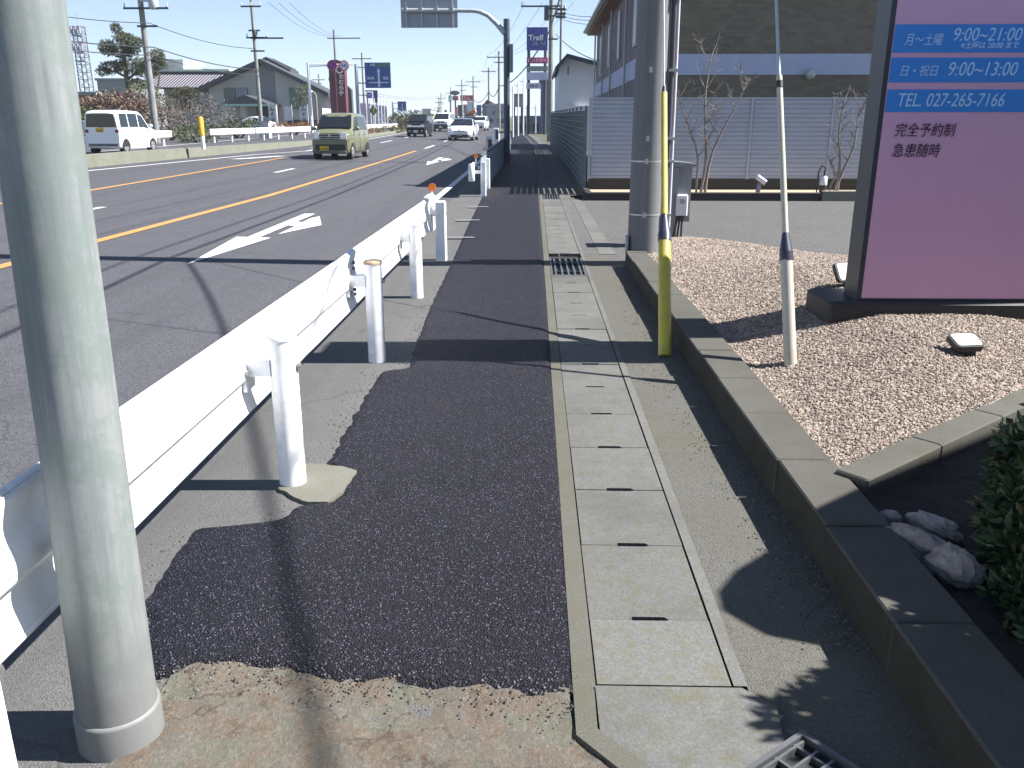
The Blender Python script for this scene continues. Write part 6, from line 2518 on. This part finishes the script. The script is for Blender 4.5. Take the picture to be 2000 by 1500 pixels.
# small white house with dark gable roof beside the tiled building
GY = 46
P6 = lambda x_, y_: (at(x_, y_, GY).x, GY, at(x_, y_, GY).z)
t = thing('white_gable_house', 'small white house with a dark asymmetric gable roof past the tiled building', 'house', (P6(1125, 240)[0], GY, terr(2, GY)))
mb = MB()
zg = terr(2, GY) - .2
lx, rx_ = P6(1094, 0)[0], P6(1185, 0)[0]
mb.prism([(lx, GY, zg), (rx_, GY, zg), (rx_, GY, P6(0, 128)[2]), (P6(1108, 0)[0], GY, P6(0, 113)[2]), (lx, GY, P6(0, 133)[2])], (0, 9, 0))
mb.build('wall', mk('white_siding', (.6, .62, .67), .7, 0, .06), t)
mb = MB()
mb.prism([P6(1086, 139), P6(1107, 113.5), P6(1190, 135), P6(1190, 128), P6(1107, 106), P6(1084, 132)], (0, 9.6, 0))
rf = mb.build('roof', mk('slate_dark', (.05, .06, .075), .6), t)
rf.location.y = -.5
mb = MB()
mb.bb(P6(1112, 0)[0], P6(1156, 0)[0], GY - .25, GY - .02, P6(0, 210.5)[2], P6(0, 208.5)[2])
mb.build('ledge', SPOLE, t)
mb = MB()
mb.bb(P6(1111, 0)[0], P6(1113, 0)[0], GY - .04, GY - .005, P6(0, 148)[2], P6(0, 131)[2])
mb.build('slit_window', mk('window_dark', (.05, .075, .08), .2), t)

# ------------------------------------------------------------------ lattice tower
TY2 = 170
b_ = at(172, 190, TY2)
zt = at(163, 52, TY2).z
t = thing('lattice_tower', 'steel lattice tower with a loaded head beyond the low roofs', 'tower', (b_.x, TY2, terr(b_.x, TY2)))
mb = MB()
w0, w1 = .95, .8
z0 = terr(b_.x, TY2)
H_ = zt - z0
for sx, sy in ((-1, -1), (1, -1), (1, 1), (-1, 1)):
    mb.tube((b_.x + sx * w0, TY2 + sy * w0, z0), (b_.x + sx * w1, TY2 + sy * w1, zt), .11, n=5)
nb = 13
for i in range(nb):
    za, zb = z0 + H_ * i / nb, z0 + H_ * (i + 1) / nb
    for (s0_, s1_) in (((-1, -1), (1, -1)), ((1, -1), (1, 1)), ((1, 1), (-1, 1)), ((-1, 1), (-1, -1))):
        mb.tube((b_.x + s0_[0] * w0, TY2 + s0_[1] * w0, za), (b_.x + s1_[0] * w0, TY2 + s1_[1] * w0, zb), .05, n=4)
        mb.tube((b_.x + s0_[0] * w0, TY2 + s0_[1] * w0, zb), (b_.x + s1_[0] * w0, TY2 + s1_[1] * w0, zb), .05, n=4)
mb.build('lattice', mk('tower_steel', (.12, .12, .16), .6, .2), t)
mb = MB()
for k in range(5):
    mb.bb(b_.x - 1.1, b_.x + .9, TY2 - 1, TY2 + 1, zt - .2 - k * 1.5, zt - k * 1.5)
for k in range(6):
    mb.lathe((b_.x - .9 + (k % 3) * .8, TY2 - 1.1, zt - 1.3 - (k // 3) * 3.0), [(.25, 0), (.25, 1.2)], 8)
mb.tube((b_.x, TY2, zt), (b_.x, TY2, zt + 2.5), .06, n=5)
mb.build('antenna_head', mk('tower_head', (.3, .28, .36), .6), t)

# ------------------------------------------------------------------ vegetation on the far side
def leafmat(name, cols):
    s = NT(name)
    s.col(s.ramp(s.add('ShaderNodeNewGeometry').outputs['Random Per Island'], [(i / (len(cols) - 1), c_) for i, c_ in enumerate(cols)]))
    s.set(Roughness=.7)
    return s.m


PINE = leafmat('pine_needles', [(.025, .045, .03), (.055, .085, .045), (.11, .125, .05), (.16, .13, .06)])
GREEN = leafmat('evergreen_leaves', [(.02, .04, .018), (.05, .085, .03), (.10, .13, .04)])
REDBR = leafmat('reddish_leaves', [(.05, .025, .025), (.12, .07, .06), (.14, .11, .06), (.17, .08, .075), (.06, .075, .035)])
DRY = leafmat('dry_twigs', [(.07, .055, .045), (.16, .12, .1), (.22, .175, .15), (.10, .085, .05)])
GREYT = leafmat('grey_twigs', [(.05, .05, .045), (.11, .105, .1), (.18, .17, .155)])
HEDGEG = leafmat('hedge_leaves', [(.022, .028, .012), (.05, .052, .02), (.085, .078, .03)])
LIME = leafmat('lime_hedge_leaves', [(.06, .065, .018), (.12, .115, .03), (.17, .15, .04)])
RUSTL = leafmat('rust_hedge_leaves', [(.13, .045, .02), (.22, .09, .03), (.17, .12, .035)])
rgf = random.Random(11)


def bush(name, label, cat, boxes, Y, mat, size, dens, group=None, trunk=True, depth=None, elong=2.2, hollow=.35):
    x0 = sum((b[0] + b[1]) / 2 for b in boxes) / len(boxes)
    b_ = at(x0, 250, Y)
    z0 = terr(b_.x, Y)
    t = thing(name, label, cat, (b_.x, Y, z0), group=group)
    mb = MB()
    for (xa, xb, ya, yb) in boxes:
        a_, c_ = at(xa, yb, Y), at(xb, ya, Y)
        rx_, rz_ = (c_.x - a_.x) / 2, (c_.z - a_.z) / 2
        ry_ = depth or min(rx_, 2.0)
        n_ = int(6.5 * dens * (rx_ * rz_ * 3 + rx_ * ry_ * 2) / (size * size))
        leaf_cloud(mb, ((a_.x + c_.x) / 2, Y + ry_ * .3, (a_.z + c_.z) / 2), (rx_, ry_, rz_), n_, size, rgf, hollow, elong)
    mb.build('foliage', mat, t)
    if trunk:
        mb = MB()
        for k in range(4):
            q = boxes[k % len(boxes)]
            c_ = at((q[0] + q[1]) / 2, (q[2] + q[3]) / 2, Y)
            mb.path([(b_.x + .1 * k - .2, Y + .2, z0 - .1), ((b_.x + c_.x) / 2, Y + .2, (z0 + c_.z) / 2), (c_.x + .2 * (k - 1.5), Y + .2, c_.z)], [.09, .06, .03], 6)
        mb.build('stems', BARK, t)
    return t


# cloud-pruned pine
Y = 76
t = thing('pine_tree', 'tall cloud-pruned pine tree beside the transformer pole', 'tree', (at(253, 240, Y).x, Y, terr(-35, Y)))
mb = MB()
for (cx, cy, rx_, ry_) in ((228, 56, 9, 7), (224, 52, 6, 5), (250, 78, 22, 10), (262, 84, 18, 9), (236, 72, 12, 8), (212, 92, 15, 11), (206, 98, 12, 8), (236, 98, 22, 9), (254, 98, 16, 8), (215, 132, 21, 10), (203, 140, 12, 6), (236, 128, 14, 9), (246, 112, 8, 8), (264, 134, 20, 10), (272, 122, 14, 8), (282, 140, 14, 9), (305, 108, 13, 10), (312, 116, 10, 7), (304, 126, 16, 8), (300, 142, 12, 8), (268, 165, 18, 10)):
    c_ = at(cx, cy, Y)
    k = Y / 1726
    leaf_cloud(mb, (c_.x, Y + rgf.uniform(-.4, .4), c_.z), (rx_ * k, rx_ * k * .9, ry_ * k), int(95 * rx_ * ry_ * k * k / .05), .24, rgf, .2, 3.0)
mb.build('crown', PINE, t)
mb = MB()


def trk(pts, r0, r1):
    n_ = len(pts)
    mb.path([(at(x_, y_, Y).x, Y, at(x_, y_, Y).z) for x_, y_ in pts], [r0 + (r1 - r0) * i / (n_ - 1) for i in range(n_)], 8)


trk([(262, 245), (254, 180), (247, 150), (243, 120), (241, 100), (236, 75), (231, 60)], .28, .08)
trk([(246, 150), (225, 140), (210, 138)], .12, .04)
trk([(243, 112), (226, 110), (214, 98)], .12, .04)
trk([(248, 155), (270, 140), (285, 138)], .12, .04)
trk([(290, 240), (304, 200), (312, 150), (308, 115)], .16, .05)
trk([(242, 100), (256, 92), (264, 86)], .1, .03)
mb.build('trunk', BARK, t)

bush('shrub_bank', 'large reddish brown shrub bank behind the white van', 'shrub', [(150, 200, 190, 240), (185, 240, 176, 240), (225, 275, 178, 240), (250, 300, 196, 250)], 60, REDBR, .22, 1.3, depth=2.0)
bush('hedge', 'dark green hedge left of the white van roof', 'hedge', [(130, 180, 206, 262)], 50, GREEN, .16, .8, depth=1.2)
bush('hedge', 'long mixed green hedge running on behind the white railing', 'hedge', [(-620, -300, 190, 268), (-330, -60, 200, 268), (-90, 125, 196, 268)], 53, GREEN, .3, 1.0, depth=1.6)
bush('shrub', 'green bush at the foot of the pine tree', 'shrub', [(250, 300, 160, 200)], 68, PINE, .2, .7)
bush('topiary_bush', 'rounded green bush before the tiled house', 'shrub', [(333, 384, 172, 214), (340, 378, 170, 190)], 72, HEDGEG, .18, .95)
bush('shrub', 'dark evergreen bush just right of the transformer pole', 'shrub', [(298, 330, 184, 222), (302, 322, 205, 240)], 66, GREEN, .18, .8)
bush('dry_bush', 'dry tan and pink bush behind the short guardrail', 'shrub', [(300, 345, 208, 262), (325, 395, 205, 268), (300, 340, 190, 225)], 56, DRY, .26, 1.3, elong=8, depth=1.5)
bush('dry_bush', 'grey twiggy bare bush left of the restaurant', 'shrub', [(380, 440, 190, 262), (400, 455, 205, 262), (375, 410, 182, 220)], 60, GREYT, .26, 1.2, elong=8, depth=1.6)
bush('shrub', 'low dark evergreen behind the orange bollard', 'shrub', [(345, 392, 242, 284), (385, 418, 240, 286)], 52, GREEN, .16, .8, depth=1.0)
bush('shrub', 'trimmed evergreen shrubs above the long guardrail', 'shrub', [(415, 465, 240, 262), (440, 485, 232, 258), (470, 512, 234, 258)], 62, GREEN, .15, .8, depth=1.0)
bush('planter_hedge', 'rust red low hedge before the restaurant banners', 'hedge', [(528, 575, 240, 256), (560, 625, 240, 256)], 72, RUSTL, .14, .9, depth=.8)
bush('small_tree', 'small reddish green tree at the right end of the restaurant', 'tree', [(575, 604, 164, 188), (584, 606, 178, 200), (572, 596, 188, 212)], 84, PINE, .2, .6)
bush('box_hedge', 'tall clipped box hedge with a rounded end on the median', 'hedge', [(759, 786, 221, 256), (776, 800, 221, 256), (790, 814, 222, 256)], 90, HEDGEG, .16, 1.1, depth=1.0, hollow=.6)
bush('hedge', 'second clipped hedge on the median behind the black car', 'hedge', [(812, 838, 222, 252), (828, 850, 222, 250)], 118, LIME, .2, 1.0, depth=1.0, hollow=.6)
bush('low_hedge', 'rust orange end of the low median hedge by the olive wagon', 'hedge', [(714, 744, 250, 264)], 74, RUSTL, .13, 1.0, depth=.7, trunk=False)
bush('low_hedge', 'yellow-green stretch of the low median hedge', 'hedge', [(738, 766, 246, 262), (758, 792, 245, 260)], 80, LIME, .13, 1.0, depth=.7, trunk=False)
# distant tree line and hills
bush('distant_trees', 'mass of far trees at the end of the road', 'trees', [(770, 815, 216, 228), (800, 830, 219, 228), (830, 862, 218, 228), (905, 950, 214, 228)], 420, GREEN, 1.6, .5, depth=6, trunk=False)
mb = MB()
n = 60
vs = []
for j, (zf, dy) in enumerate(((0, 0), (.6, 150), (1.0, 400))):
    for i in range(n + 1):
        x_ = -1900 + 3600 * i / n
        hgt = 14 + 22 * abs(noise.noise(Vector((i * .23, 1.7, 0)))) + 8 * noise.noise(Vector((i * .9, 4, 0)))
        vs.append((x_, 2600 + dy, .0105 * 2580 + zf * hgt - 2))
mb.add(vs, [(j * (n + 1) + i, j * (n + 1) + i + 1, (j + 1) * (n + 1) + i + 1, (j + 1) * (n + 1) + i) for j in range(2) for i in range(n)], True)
struct(mb.build('hills', mk('hazy_hill_blue', (.28, .36, .46), .9, 0, .1, .01)))  # distance haze painted into the hills as blue

# banners, parked car and utility box before the restaurant
for i, (px, lab) in enumerate(((533, 'white upright banner with black script nearest the restaurant canopy'), (563, 'plain white upright banner in the middle of the restaurant front'), (594, 'white upright banner with black script beside the small tree'))):
    Y = 78
    a_, c_ = at(px - 7, 240, Y), at(px + 5, 208, Y)
    t = thing('banner', lab, 'banner', (a_.x, Y, terr(a_.x, Y)), group='white banners before the restaurant')
    mb = MB()
    mb.tube((c_.x + .06, Y, terr(a_.x, Y)), (c_.x + .06, Y, c_.z + .15), .035, n=6)
    mb.build('pole', SPOLE, t)
    mb = MB()
    mb.bb(a_.x, c_.x, Y, Y + .03, a_.z + .2, c_.z)
    mb.build('cloth', mk('banner_white', (.62, .62, .64), .7), t)
    if i != 1:
        for k, ch in enumerate('みそ漬'):
            text_mesh(ch, mk('ink_black', (.03, .03, .03), .6), t, 'lettering', a_.x + .1, c_.x - .1, c_.z - .42 - k * .42, c_.z - .08 - k * .42, Y - .003, 0, .015, .004)
car('parked_car', 'small white parked car before the restaurant entrance', (at(512, 245, 84).x, 84, terr(-26, 84)), R(62), sedan, WHITEP, (-1.35, 1.35), .31, sside, (-.98, -.12), (.98, 1.12, .5, .45), nose_sedan, plate=PLATE_W, detail=1)
a_ = at(518, 256, 62)
t = thing('utility_box', 'pale concrete box at the foot of the slender pole behind the guardrail', 'box', (a_.x, 62, terr(a_.x, 62)))
mb = MB()
mb.cbox((a_.x, 62, terr(a_.x, 62) + .55), (.75, .6, 1.1), .03)
mb.build('body', mk('box_pale', (.5, .52, .54), .7), t)
mb = MB()
mb.bb(a_.x - .42, a_.x + .42, 61.65, 62.35, terr(a_.x, 62) + 1.1, terr(a_.x, 62) + 1.16)
mb.build('lid', mk('box_pale', (.5, .52, .54), .7), t)
t = thing('street_lamp', 'thin street lamp right of the white sign pole', 'street lamp', (at(622, 240, 80).x, 80, terr(-20, 80)))
mb = MB()
q, q2 = at(621, 240, 80), at(620, 180, 80)
mb.path([(q.x, 80, terr(q.x, 80)), (q.x, 80, q2.z - .3), (q.x - .2, 80, q2.z), (q.x - .45, 80, q2.z + .05)], .05, 8)
mb.build('pole', mk('lamp_pole_tan', (.3, .24, .2), .6), t)
mb = MB()
mb.sphere((q.x - .5, 80, q2.z + .03), (.22, .18, .12), 10, 6)
mb.build('lamp_head', INSUL, t)
